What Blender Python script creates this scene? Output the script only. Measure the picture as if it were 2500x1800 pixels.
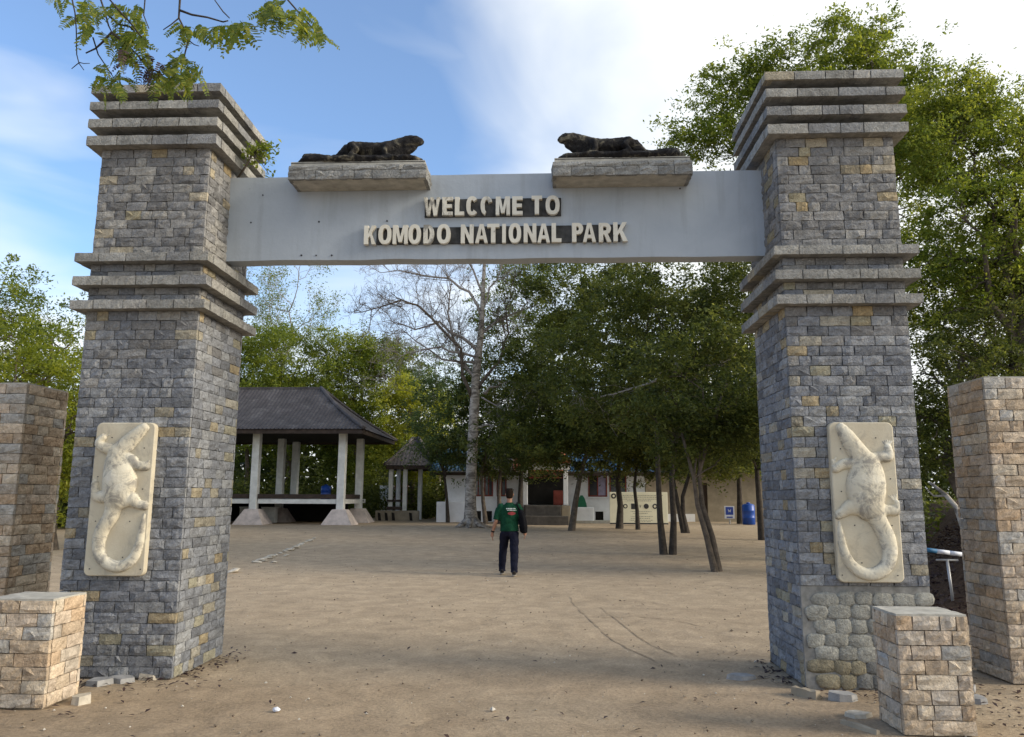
import bpy, math, random
import numpy as np
from mathutils import Vector, Matrix, noise as mnoise
from mathutils.geometry import tessellate_polygon

# ------------------------------------------------------------------ camera, sky, sun, exposure
scene = bpy.context.scene
COL = scene.collection
for o in list(bpy.data.objects):
    bpy.data.objects.remove(o)

CAM = np.array([0.565, -7.154, 1.62])
FPX, PITCH, YAW, ROLL = 1877.5, 0.1662, 0.0450, 0.0039
fw = np.array([-math.sin(YAW) * math.cos(PITCH), math.cos(YAW) * math.cos(PITCH), math.sin(PITCH)])
rt = np.array([math.cos(YAW), math.sin(YAW), 0.0])
up = np.cross(rt, fw)
r2 = math.cos(ROLL) * rt + math.sin(ROLL) * up
u2 = -math.sin(ROLL) * rt + math.cos(ROLL) * up
cam_data = bpy.data.cameras.new('camera')
cam = bpy.data.objects.new('camera', cam_data)
COL.objects.link(cam)
cam.matrix_world = Matrix(((r2[0], u2[0], -fw[0], CAM[0]), (r2[1], u2[1], -fw[1], CAM[1]), (r2[2], u2[2], -fw[2], CAM[2]), (0, 0, 0, 1)))
cam_data.sensor_fit = 'HORIZONTAL'
cam_data.sensor_width = 36.0
cam_data.lens = FPX / 2500 * 36.0
cam_data.clip_start = 0.05
cam_data.clip_end = 2000
scene.camera = cam

SUN_EL, SUN_AZ = math.radians(22), math.radians(-8)      # azimuth measured from +x towards +y
SUN_STRENGTH, SUN_ANGLE = 2.7, 20.0
SKY_STRENGTH, CLOUD = 0.135, 0.76
EXPOSURE = 0.64

world = bpy.data.worlds.new('World')
scene.world = world
world.use_nodes = True
wn, wl = world.node_tree.nodes, world.node_tree.links
wn.clear()
def W(t, **k):
    n = wn.new(t)
    for a, b in k.items():
        setattr(n, a, b)
    return n
def wmath(op, a, b=None, c=None, clamp=False):
    n = W('ShaderNodeMath', operation=op, use_clamp=clamp)
    for i, v in enumerate((a, b, c)):
        if v is None:
            continue
        if isinstance(v, (int, float)):
            n.inputs[i].default_value = v
        else:
            wl.new(v, n.inputs[i])
    return n.outputs[0]
sky = W('ShaderNodeTexSky', sky_type='NISHITA')
sky.sun_disc = False
sky.sun_elevation = SUN_EL
sky.sun_rotation = math.radians(90) - SUN_AZ
sky.air_density, sky.dust_density, sky.ozone_density = 1.0, 0.6, 1.5
tc = W('ShaderNodeTexCoord')
sep = W('ShaderNodeSeparateXYZ'); wl.new(tc.outputs['Generated'], sep.inputs[0])
# a bank of bright cloud covering the right hand half of the sky, with a wispy edge
mp = W('ShaderNodeMapping'); mp.inputs['Scale'].default_value = (2.2, 1.4, 3.4); mp.inputs['Rotation'].default_value = (0.0, 0.55, 0.3)
wl.new(tc.outputs['Generated'], mp.inputs[0])
n1 = W('ShaderNodeTexNoise'); n1.inputs['Scale'].default_value = 1.6; n1.inputs['Detail'].default_value = 5; n1.inputs['Roughness'].default_value = 0.45
n1.inputs['Distortion'].default_value = 0.35
wl.new(mp.outputs[0], n1.inputs['Vector'])
mp2 = W('ShaderNodeMapping'); mp2.inputs['Scale'].default_value = (1.5, 1.5, 6.0); mp2.inputs['Rotation'].default_value = (0.1, 0.32, 0.0)
wl.new(tc.outputs['Generated'], mp2.inputs[0])
n2 = W('ShaderNodeTexNoise'); n2.inputs['Scale'].default_value = 1.9; n2.inputs['Detail'].default_value = 4; n2.inputs['Roughness'].default_value = 0.45
n2.inputs['Distortion'].default_value = 0.5
wl.new(mp2.outputs[0], n2.inputs['Vector'])
bank = wmath('ADD', wmath('MULTIPLY', sep.outputs['X'], 2.6), wmath('MULTIPLY', wmath('SUBTRACT', n1.outputs['Fac'], 0.5), 1.25))
bank = wmath('ADD', bank, 0.30, clamp=True)
low = wmath('SUBTRACT', 0.80, wmath('MULTIPLY', sep.outputs['Z'], 1.95))        # more cloud towards the horizon
wisp = wmath('ADD', low, wmath('MULTIPLY', wmath('SUBTRACT', n2.outputs['Fac'], 0.5), 1.5))
wisp = wmath('MULTIPLY', wisp, 1.0, clamp=True)
cover = wmath('ADD', wmath('MAXIMUM', bank, wisp), 0.16, clamp=True)
sm = W('ShaderNodeMapRange', interpolation_type='SMOOTHSTEP'); wl.new(cover, sm.inputs['Value'])
skyc = W('ShaderNodeVectorMath', operation='MULTIPLY'); wl.new(sky.outputs[0], skyc.inputs[0])
skyc.inputs[1].default_value = (SKY_STRENGTH * 0.86, SKY_STRENGTH * 1.08, SKY_STRENGTH * 1.30)
mixc = W('ShaderNodeMix', data_type='RGBA')
wl.new(sm.outputs[0], mixc.inputs['Factor'])
wl.new(skyc.outputs[0], mixc.inputs['A'])
mixc.inputs['B'].default_value = (CLOUD * 0.97, CLOUD, CLOUD * 1.0, 1)
bg = W('ShaderNodeBackground'); bg.inputs['Strength'].default_value = 1.0
wl.new(mixc.outputs['Result'], bg.inputs['Color'])
wo = W('ShaderNodeOutputWorld'); wl.new(bg.outputs[0], wo.inputs[0])

sun_data = bpy.data.lights.new('sun', 'SUN')
sun_data.energy = SUN_STRENGTH
sun_data.angle = math.radians(SUN_ANGLE)
sun_data.color = (1.0, 0.90, 0.74)
sun = bpy.data.objects.new('sun', sun_data)
COL.objects.link(sun)
sdir = Vector((math.cos(SUN_EL) * math.cos(SUN_AZ), math.cos(SUN_EL) * math.sin(SUN_AZ), math.sin(SUN_EL)))
sun.rotation_euler = sdir.to_track_quat('Z', 'Y').to_euler()
sun.location = (20, -3, 20)

vs = scene.view_settings
vs.view_transform = 'Standard'
vs.look = 'None'
vs.gamma = 1.0
vs.exposure = EXPOSURE
vs.use_curve_mapping = False

# ------------------------------------------------------------------ places in the photograph to places in the world
def ray(px, py):
    return fw + r2 * (px - 1250) / FPX - u2 * (py - 900) / FPX
def at(px, py, Y):
    r = ray(px, py)
    return Vector(CAM + r * ((Y - CAM[1]) / r[1]))
def gz(x, y):
    t = min(1.0, max(0.0, (y - 10.0) / 18.0))
    h = 0.3 * t * t * (3 - 2 * t)
    return h
def on_ground(px, py):
    z = 0.0
    for _ in range(12):
        r = ray(px, py)
        t = (z - CAM[2]) / r[2]
        p = CAM + r * t
        z = gz(p[0], p[1])
    return Vector((p[0], p[1], z))
K = 2500 / 2268.0          # the enlarged view the measurements were taken in
def atd(x, y, Y): return at(x * K, y * K, Y)
def god(x, y): return on_ground(x * K, y * K)

# ------------------------------------------------------------------ materials
MATS = {}
class NB:
    def __init__(self, name):
        self.m = bpy.data.materials.new(name)
        self.m.use_nodes = True
        self.t = self.m.node_tree
        self.t.nodes.clear()
        self.out = self.n('ShaderNodeOutputMaterial')
    def n(self, t, **k):
        n = self.t.nodes.new(t)
        for a, b in k.items():
            setattr(n, a, b)
        return n
    def set(self, sock, v):
        if hasattr(v, 'is_output') or hasattr(v, 'links'):
            self.t.links.new(v, sock)
        else:
            sock.default_value = v
    def noise(self, scale, detail=5, rough=0.55, vec=None, dist=0.0):
        n = self.n('ShaderNodeTexNoise')
        n.inputs['Scale'].default_value = scale
        n.inputs['Detail'].default_value = detail
        n.inputs['Roughness'].default_value = rough
        n.inputs['Distortion'].default_value = dist
        if vec is not None:
            self.t.links.new(vec, n.inputs['Vector'])
        return n.outputs['Fac']
    def pos(self, scale=None):
        g = self.n('ShaderNodeNewGeometry').outputs['Position']
        if scale:
            m = self.n('ShaderNodeMapping')
            m.inputs['Scale'].default_value = scale
            self.t.links.new(g, m.inputs[0])
            g = m.outputs[0]
        return g
    def ramp(self, fac, stops):
        n = self.n('ShaderNodeValToRGB')
        e = n.color_ramp.elements
        while len(e) < len(stops):
            e.new(0.5)
        for i, (p, c) in enumerate(stops):
            e[i].position = p
            e[i].color = (c[0], c[1], c[2], 1) if hasattr(c, '__len__') else (c, c, c, 1)
        self.t.links.new(fac, n.inputs[0])
        return n.outputs[0]
    def math(self, op, a, b, clamp=False):
        n = self.n('ShaderNodeMath', operation=op, use_clamp=clamp)
        self.set(n.inputs[0], a); self.set(n.inputs[1], b)
        return n.outputs[0]
    def mix(self, f, a, b, blend='MIX'):
        n = self.n('ShaderNodeMix', data_type='RGBA', blend_type=blend)
        for s, v in ((n.inputs['Factor'], f), (n.inputs['A'], a), (n.inputs['B'], b)):
            if isinstance(v, tuple) and len(v) == 3:
                v = (*v, 1)
            self.set(s, v)
        return n.outputs['Result']
    def bump(self, h, strength=0.5, dist=0.01):
        n = self.n('ShaderNodeBump')
        n.inputs['Strength'].default_value = strength
        n.inputs['Distance'].default_value = dist
        self.t.links.new(h, n.inputs['Height'])
        return n.outputs[0]
    def finish(self, color, rough=0.85, normal=None, metallic=0.0, spec=0.3):
        b = self.n('ShaderNodeBsdfPrincipled')
        if isinstance(color, tuple) and len(color) == 3:
            color = (*color, 1)
        self.set(b.inputs['Base Color'], color)
        self.set(b.inputs['Roughness'], rough)
        b.inputs['Metallic'].default_value = metallic
        b.inputs['Specular IOR Level'].default_value = spec
        if normal is not None:
            self.t.links.new(normal, b.inputs['Normal'])
        self.t.links.new(b.outputs[0], self.out.inputs['Surface'])
        MATS[self.m.name] = self.m
        return self.m

def simple(name, c, rough=0.8, var=0.25, scale=6.0, bump=0.2, bscale=60, metallic=0.0, spec=0.3, bdist=0.006):
    b = NB(name)
    p = b.pos()
    f = b.noise(scale, 6, 0.6, p)
    col = b.ramp(f, [(0.3, tuple(v * (1 - var) for v in c)), (0.7, tuple(min(1, v * (1 + var)) for v in c))])
    nrm = b.bump(b.noise(bscale, 4, 0.6, p), bump, bdist) if bump else None
    return b.finish(col, rough, nrm, metallic, spec)

def stone_mat(name, source, grime=0.22, rock=0.9):
    b = NB(name)
    if source == 'object':
        base = b.n('ShaderNodeObjectInfo').outputs['Color']
    else:
        base = b.n('ShaderNodeVertexColor', layer_name='Col').outputs['Color']
    p = b.pos()
    f1 = b.noise(13, 7, 0.7, p, 0.6)
    f2 = b.noise(60, 5, 0.7, p)
    c = b.mix(1.0, base, b.ramp(f1, [(0.28, 0.62), (0.72, 1.36)]), 'MULTIPLY')
    c = b.mix(1.0, c, b.ramp(f2, [(0.25, 0.7), (0.75, 1.25)]), 'MULTIPLY')
    # dark lichen and soot blotches
    g = b.ramp(b.noise(3.3, 8, 0.68, p, 0.6), [(0.50, 0.0), (0.68, 1.0)])
    c = b.mix(b.math('MULTIPLY', g, grime), c, (0.045, 0.047, 0.05))
    h = b.math('ADD', b.noise(26, 7, 0.62, p, 0.8), b.math('MULTIPLY', f2, 0.35))
    nrm = b.bump(h, rock, 0.028)
    return b.finish(c, 0.92, nrm, 0, 0.2)

M = {}
M['stone'] = stone_mat('grey_stone', 'object')
M['stone_c'] = stone_mat('grey_stone_cladding', 'attr')
M['tan'] = stone_mat('tan_stone', 'object', 0.16, 0.8)
M['tan_c'] = stone_mat('tan_stone_cladding', 'attr', 0.16, 0.8)
M['mortar'] = simple('mortar', (0.24, 0.235, 0.22), 0.95, 0.35, 12, 0.5, 70)
M['mortar_light'] = simple('mortar_light', (0.30, 0.25, 0.19), 0.95, 0.3, 12, 0.5, 70)
M['cap'] = simple('cement_cap', (0.42, 0.40, 0.35), 0.9, 0.25, 10, 0.4, 90)

def beam_mat():
    b = NB('painted_plaster')
    p = b.pos()
    c = b.ramp(b.noise(1.3, 8, 0.6, p, 0.5), [(0.3, (0.335, 0.375, 0.425)), (0.7, (0.42, 0.46, 0.505))])
    streak = b.ramp(b.noise(3.0, 7, 0.65, b.pos((3.2, 1, 0.35))), [(0.5, 0.0), (0.75, 1.0)])
    c = b.mix(b.math('MULTIPLY', streak, 0.34), c, (0.20, 0.21, 0.215))
    spot = b.ramp(b.noise(14, 3, 0.5, p), [(0.76, 0.0), (0.80, 1.0)])
    c = b.mix(b.math('MULTIPLY', spot, 0.5), c, (0.12, 0.12, 0.13))
    nrm = b.bump(b.noise(11, 7, 0.6, p), 0.35, 0.012)
    return b.finish(c, 0.6, nrm, 0, 0.35)
M['beam'] = beam_mat()
M['beam_under'] = M['beam']
def relief_mat():
    b = NB('cast_stone')
    p = b.pos()
    c = b.ramp(b.noise(4, 7, 0.6, p), [(0.3, (0.56, 0.50, 0.38)), (0.55, (0.65, 0.60, 0.48)), (0.75, (0.70, 0.67, 0.58))])
    g = b.ramp(b.noise(7.5, 9, 0.72, p, 0.7), [(0.49, 0.0), (0.60, 1.0)])
    c = b.mix(b.math('MULTIPLY', g, 0.70), c, (0.19, 0.18, 0.17))
    vo = b.n('ShaderNodeTexVoronoi'); vo.inputs['Scale'].default_value = 75; b.t.links.new(p, vo.inputs['Vector'])
    nrm = b.bump(b.math('ADD', b.noise(34, 7, 0.65, p), b.math('MULTIPLY', vo.outputs['Distance'], 0.12)), 0.45, 0.010)
    return b.finish(c, 0.85, nrm, 0, 0.25)
M['relief'] = relief_mat()
def relief_slab_mat():
    b = NB('cast_slab')
    p = b.pos()
    c = b.ramp(b.noise(3, 7, 0.6, p), [(0.3, (0.52, 0.45, 0.33)), (0.7, (0.61, 0.56, 0.44))])
    g = b.ramp(b.noise(5.0, 9, 0.72, p, 0.7), [(0.52, 0.0), (0.66, 1.0)])
    c = b.mix(b.math('MULTIPLY', g, 0.42), c, (0.25, 0.23, 0.20))
    return b.finish(c, 0.85, b.bump(b.noise(40, 6, 0.65, p), 0.3, 0.008), 0, 0.25)
M['slab'] = relief_slab_mat()
def statue_mat():
    b = NB('sooty_concrete')
    p = b.pos()
    c = b.ramp(b.noise(6, 9, 0.72, p, 0.8), [(0.42, (0.010, 0.009, 0.010)), (0.53, (0.026, 0.024, 0.023)), (0.605, (0.14, 0.125, 0.09)), (0.74, (0.34, 0.31, 0.26))])
    return b.finish(c, 0.9, b.bump(b.noise(38, 8, 0.7, p), 0.9, 0.02), 0, 0.25)
M['statue'] = statue_mat()
def letter_mat(name, worn):
    b = NB(name)
    p = b.pos()
    c = b.ramp(b.noise(7, 6, 0.6, p), [(0.3, (0.62, 0.58, 0.49)), (0.7, (0.74, 0.71, 0.62))])
    g = b.ramp(b.noise(11, 8, 0.7, b.pos((1, 1, 0.5)), 0.4), [(0.62 - worn * 0.2, 0.0), (0.72 - worn * 0.2, 1.0)])
    c = b.mix(b.math('MULTIPLY', g, 0.75), c, (0.12, 0.115, 0.11))
    return b.finish(c, 0.8, b.bump(b.noise(60, 5, 0.6, p), 0.3, 0.005), 0, 0.25)
M['letter'] = letter_mat('letter_paint', 0.0)
M['letter_worn'] = letter_mat('letter_paint_worn', 0.75)
M['strip'] = simple('dark_strip', (0.055, 0.055, 0.055), 0.9, 0.6, 9, 0.5, 50)

def ground_mat():
    b = NB('trodden_earth')
    p = b.pos()
    big = b.noise(0.35, 6, 0.6, p, 0.3)
    mid = b.noise(2.4, 8, 0.68, p, 0.5)
    fine = b.noise(38, 6, 0.75, p)
    c = b.ramp(big, [(0.32, (0.265, 0.196, 0.128)), (0.5, (0.32, 0.242, 0.162)), (0.68, (0.375, 0.292, 0.200))])
    sy = b.n('ShaderNodeSeparateXYZ'); b.t.links.new(p, sy.inputs[0])
    yard = b.ramp(b.math('ADD', b.math('MULTIPLY', sy.outputs['Y'], 0.22), b.math('ADD', 0.30, b.math('MULTIPLY', b.noise(0.8, 6, 0.65, p, 0.4), 0.5))), [(0.35, 0.0), (0.85, 1.0)])
    c = b.mix(b.math('MULTIPLY', yard, 0.65), c, (0.43, 0.338, 0.235))
    c = b.mix(1.0, c, b.ramp(mid, [(0.3, 0.76), (0.7, 1.22)]), 'MULTIPLY')
    c = b.mix(1.0, c, b.ramp(fine, [(0.3, 0.68), (0.7, 1.30)]), 'MULTIPLY')
    # drag marks
    mk = b.ramp(b.noise(1.1, 7, 0.7, b.pos((0.35, 2.2, 1)), 0.8), [(0.60, 0.0), (0.70, 1.0)])
    c = b.mix(b.math('MULTIPLY', mk, 0.35), c, (0.14, 0.105, 0.075))
    vo = b.n('ShaderNodeTexVoronoi'); vo.inputs['Scale'].default_value = 3.4; b.t.links.new(b.pos((1, 0.7, 1)), vo.inputs['Vector'])
    dim = b.ramp(vo.outputs['Distance'], [(0.05, 0.0), (0.35, 1.0)])
    h = b.math('ADD', b.math('ADD', mid, b.math('MULTIPLY', dim, 0.14)), b.math('MULTIPLY', fine, 0.35))
    speck = b.ramp(b.noise(16, 4, 0.6, p, 0.3), [(0.68, 0.0), (0.72, 1.0)])
    c = b.mix(b.math('MULTIPLY', speck, 0.55), c, (0.10, 0.07, 0.045))
    grain = b.ramp(b.noise(75, 3, 0.6, p), [(0.66, 0.0), (0.72, 1.0)])
    c = b.mix(b.math('MULTIPLY', grain, 0.28), c, (0.58, 0.50, 0.40))
    return b.finish(c, 0.97, b.bump(h, 0.8, 0.03), 0, 0.15)
M['ground'] = ground_mat()
def litter_mat():
    b = NB('leaf_litter_soil')
    p = b.pos()
    c = b.ramp(b.noise(11, 8, 0.75, p, 0.6), [(0.3, (0.035, 0.022, 0.014)), (0.55, (0.10, 0.06, 0.038)), (0.75, (0.20, 0.13, 0.085))])
    return b.finish(c, 0.95, b.bump(b.noise(20, 8, 0.75, p), 1.0, 0.05), 0, 0.15)
M['litter'] = litter_mat()
M['drag'] = simple('scraped_earth', (0.29, 0.222, 0.152), 0.97, 0.25, 8, 0.4, 60)

def leaf_mat(name, dark, mid, light, trans=0.35):
    b = NB(name)
    a = b.n('ShaderNodeAttribute', attribute_name='tint').outputs['Fac']
    c = b.ramp(a, [(0.0, dark), (0.5, mid), (1.0, light)])
    d = b.n('ShaderNodeBsdfPrincipled')
    b.set(d.inputs['Base Color'], c)
    d.inputs['Roughness'].default_value = 0.55
    d.inputs['Specular IOR Level'].default_value = 0.3
    t = b.n('ShaderNodeBsdfTranslucent')
    hs = b.n('ShaderNodeHueSaturation'); hs.inputs['Value'].default_value = 1.6; hs.inputs['Saturation'].default_value = 1.1
    hs.inputs['Hue'].default_value = 0.485
    b.set(hs.inputs['Color'], c)
    b.set(t.inputs['Color'], hs.outputs[0])
    mx = b.n('ShaderNodeMixShader'); mx.inputs[0].default_value = trans
    b.t.links.new(d.outputs[0], mx.inputs[1]); b.t.links.new(t.outputs[0], mx.inputs[2])
    b.t.links.new(mx.outputs[0], b.out.inputs['Surface'])
    return b.m
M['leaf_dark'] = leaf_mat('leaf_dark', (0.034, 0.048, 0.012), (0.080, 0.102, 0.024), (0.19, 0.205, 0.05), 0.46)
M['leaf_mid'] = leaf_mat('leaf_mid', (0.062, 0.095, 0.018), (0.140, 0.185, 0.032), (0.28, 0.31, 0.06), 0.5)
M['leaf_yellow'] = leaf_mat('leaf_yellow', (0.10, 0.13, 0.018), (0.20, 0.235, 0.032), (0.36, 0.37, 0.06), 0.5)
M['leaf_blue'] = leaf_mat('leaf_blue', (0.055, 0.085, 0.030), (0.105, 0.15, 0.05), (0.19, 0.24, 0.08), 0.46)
M['leaf_frond'] = leaf_mat('leaf_frond', (0.075, 0.11, 0.022), (0.14, 0.19, 0.035), (0.30, 0.30, 0.06), 0.5)
M['leaf_dead'] = leaf_mat('leaf_dead', (0.03, 0.018, 0.022), (0.05, 0.03, 0.03), (0.09, 0.055, 0.04), 0.2)
M['bark'] = simple('bark', (0.11, 0.088, 0.068), 0.95, 0.45, 7, 0.9, 28, bdist=0.03)
M['bark_dark'] = simple('bark_dark', (0.055, 0.045, 0.037), 0.95, 0.45, 7, 0.9, 28, bdist=0.03)
M['bark_red'] = simple('bark_red', (0.17, 0.115, 0.078), 0.95, 0.4, 7, 0.9, 28, bdist=0.03)
def pale_bark():
    b = NB('pale_bark')
    c = b.ramp(b.noise(2.2, 7, 0.68, b.pos((1.2, 1.2, 2.6)), 0.8), [(0.42, (0.14, 0.12, 0.10)), (0.52, (0.33, 0.29, 0.245)), (0.68, (0.50, 0.455, 0.395))])
    return b.finish(c, 0.9, b.bump(b.noise(18, 6, 0.6, b.pos()), 0.6, 0.02), 0, 0.2)
M['bark_pale'] = pale_bark()
M['twig'] = simple('twig_grey', (0.30, 0.265, 0.24), 0.9, 0.3, 8, 0.0)
M['white_wall'] = simple('white_wall', (0.80, 0.81, 0.83), 0.8, 0.12, 1.5, 0.15, 40)
M['white_paint'] = simple('white_paint', (0.76, 0.76, 0.73), 0.75, 0.15, 3, 0.15, 40)
M['pink_cement'] = simple('pink_cement', (0.58, 0.50, 0.46), 0.9, 0.25, 3, 0.4, 30)
M['cream'] = simple('cream_board', (0.80, 0.77, 0.60), 0.7, 0.08, 2, 0.0)
M['tan_wall'] = simple('tan_wall', (0.30, 0.255, 0.19), 0.85, 0.2, 3, 0.2, 30)
M['dark_wood'] = simple('dark_wood', (0.055, 0.038, 0.03), 0.7, 0.4, 5, 0.3, 30)
M['red_wood'] = simple('red_wood', (0.22, 0.05, 0.035), 0.7, 0.3, 5, 0.2, 30)
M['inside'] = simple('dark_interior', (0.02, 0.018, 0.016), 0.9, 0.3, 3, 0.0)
M['dark_stone'] = simple('dark_steps', (0.085, 0.075, 0.065), 0.9, 0.35, 4, 0.5, 20)
M['glass'] = simple('window_glass', (0.03, 0.03, 0.035), 0.12, 0.2, 2, 0.0, spec=0.6)
M['curtain'] = simple('curtain', (0.33, 0.30, 0.42), 0.9, 0.2, 5, 0.0)
M['blue_sheet'] = simple('blue_sheet', (0.03, 0.13, 0.26), 0.6, 0.3, 2, 0.2, 20)
M['orange_sheet'] = simple('orange_sheet', (0.42, 0.12, 0.05), 0.7, 0.3, 2, 0.2, 20)
M['blue_plastic'] = simple('blue_plastic', (0.012, 0.07, 0.36), 0.4, 0.15, 3, 0.0, spec=0.5)
M['sign_blue'] = simple('sign_blue', (0.03, 0.06, 0.30), 0.5, 0.1, 3, 0.0)
M['green_cloth'] = simple('green_cloth', (0.02, 0.13, 0.07), 0.8, 0.2, 3, 0.2, 30)
M['metal'] = simple('galvanised', (0.42, 0.42, 0.42), 0.5, 0.2, 6, 0.1, 40, metallic=0.4)
M['pole_white'] = simple('pole_white', (0.62, 0.64, 0.70), 0.5, 0.1, 6, 0.0)
M['print'] = simple('dark_print', (0.045, 0.045, 0.05), 0.8, 0.2, 5, 0.0)
M['print_grey'] = simple('grey_print', (0.34, 0.33, 0.27), 0.8, 0.2, 5, 0.0)
def roof_mat():
    b = NB('weathered_roof')
    p = b.pos()
    c = b.ramp(b.noise(1.4, 9, 0.7, p, 0.5), [(0.3, (0.060, 0.053, 0.054)), (0.55, (0.100, 0.090, 0.090)), (0.75, (0.185, 0.17, 0.165))])
    c = b.mix(1.0, c, b.ramp(b.noise(9, 5, 0.7, p), [(0.3, 0.72), (0.7, 1.25)]), 'MULTIPLY')
    return b.finish(c, 0.9, b.bump(b.noise(12, 6, 0.6, p), 0.5, 0.04), 0, 0.2)
M['roof'] = roof_mat()
M['rock'] = simple('pale_rock', (0.50, 0.45, 0.37), 0.95, 0.35, 8, 0.7, 30, bdist=0.015)
M['rock_grey'] = simple('grey_rock', (0.30, 0.295, 0.29), 0.95, 0.3, 8, 0.6, 30, bdist=0.012)
M['skin'] = simple('skin', (0.36, 0.19, 0.125), 0.6, 0.1, 20, 0.0)
M['hair'] = simple('hair', (0.016, 0.011, 0.008), 0.9, 0.4, 60, 0.2, 90, spec=0.06)
M['shirt'] = simple('green_shirt', (0.010, 0.050, 0.027), 0.9, 0.3, 9, 0.6, 18, bdist=0.02, spec=0.06)
M['trouser'] = simple('navy_trousers', (0.012, 0.013, 0.024), 0.9, 0.3, 9, 0.4, 22, bdist=0.02, spec=0.06)
M['black'] = simple('black_cloth', (0.008, 0.008, 0.010), 0.85, 0.3, 9, 0.3, 24, bdist=0.02, spec=0.06)
M['shoe'] = simple('shoe', (0.02, 0.016, 0.014), 0.6, 0.2, 9, 0.0)
M['sole'] = simple('sole', (0.30, 0.27, 0.23), 0.8, 0.2, 9, 0.0)
M['shirt_white'] = simple('shirt_print_white', (0.55, 0.58, 0.55), 0.9, 0.1, 30, 0.0)
M['shirt_red'] = simple('shirt_print_red', (0.24, 0.035, 0.04), 0.9, 0.2, 30, 0.0)

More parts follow.
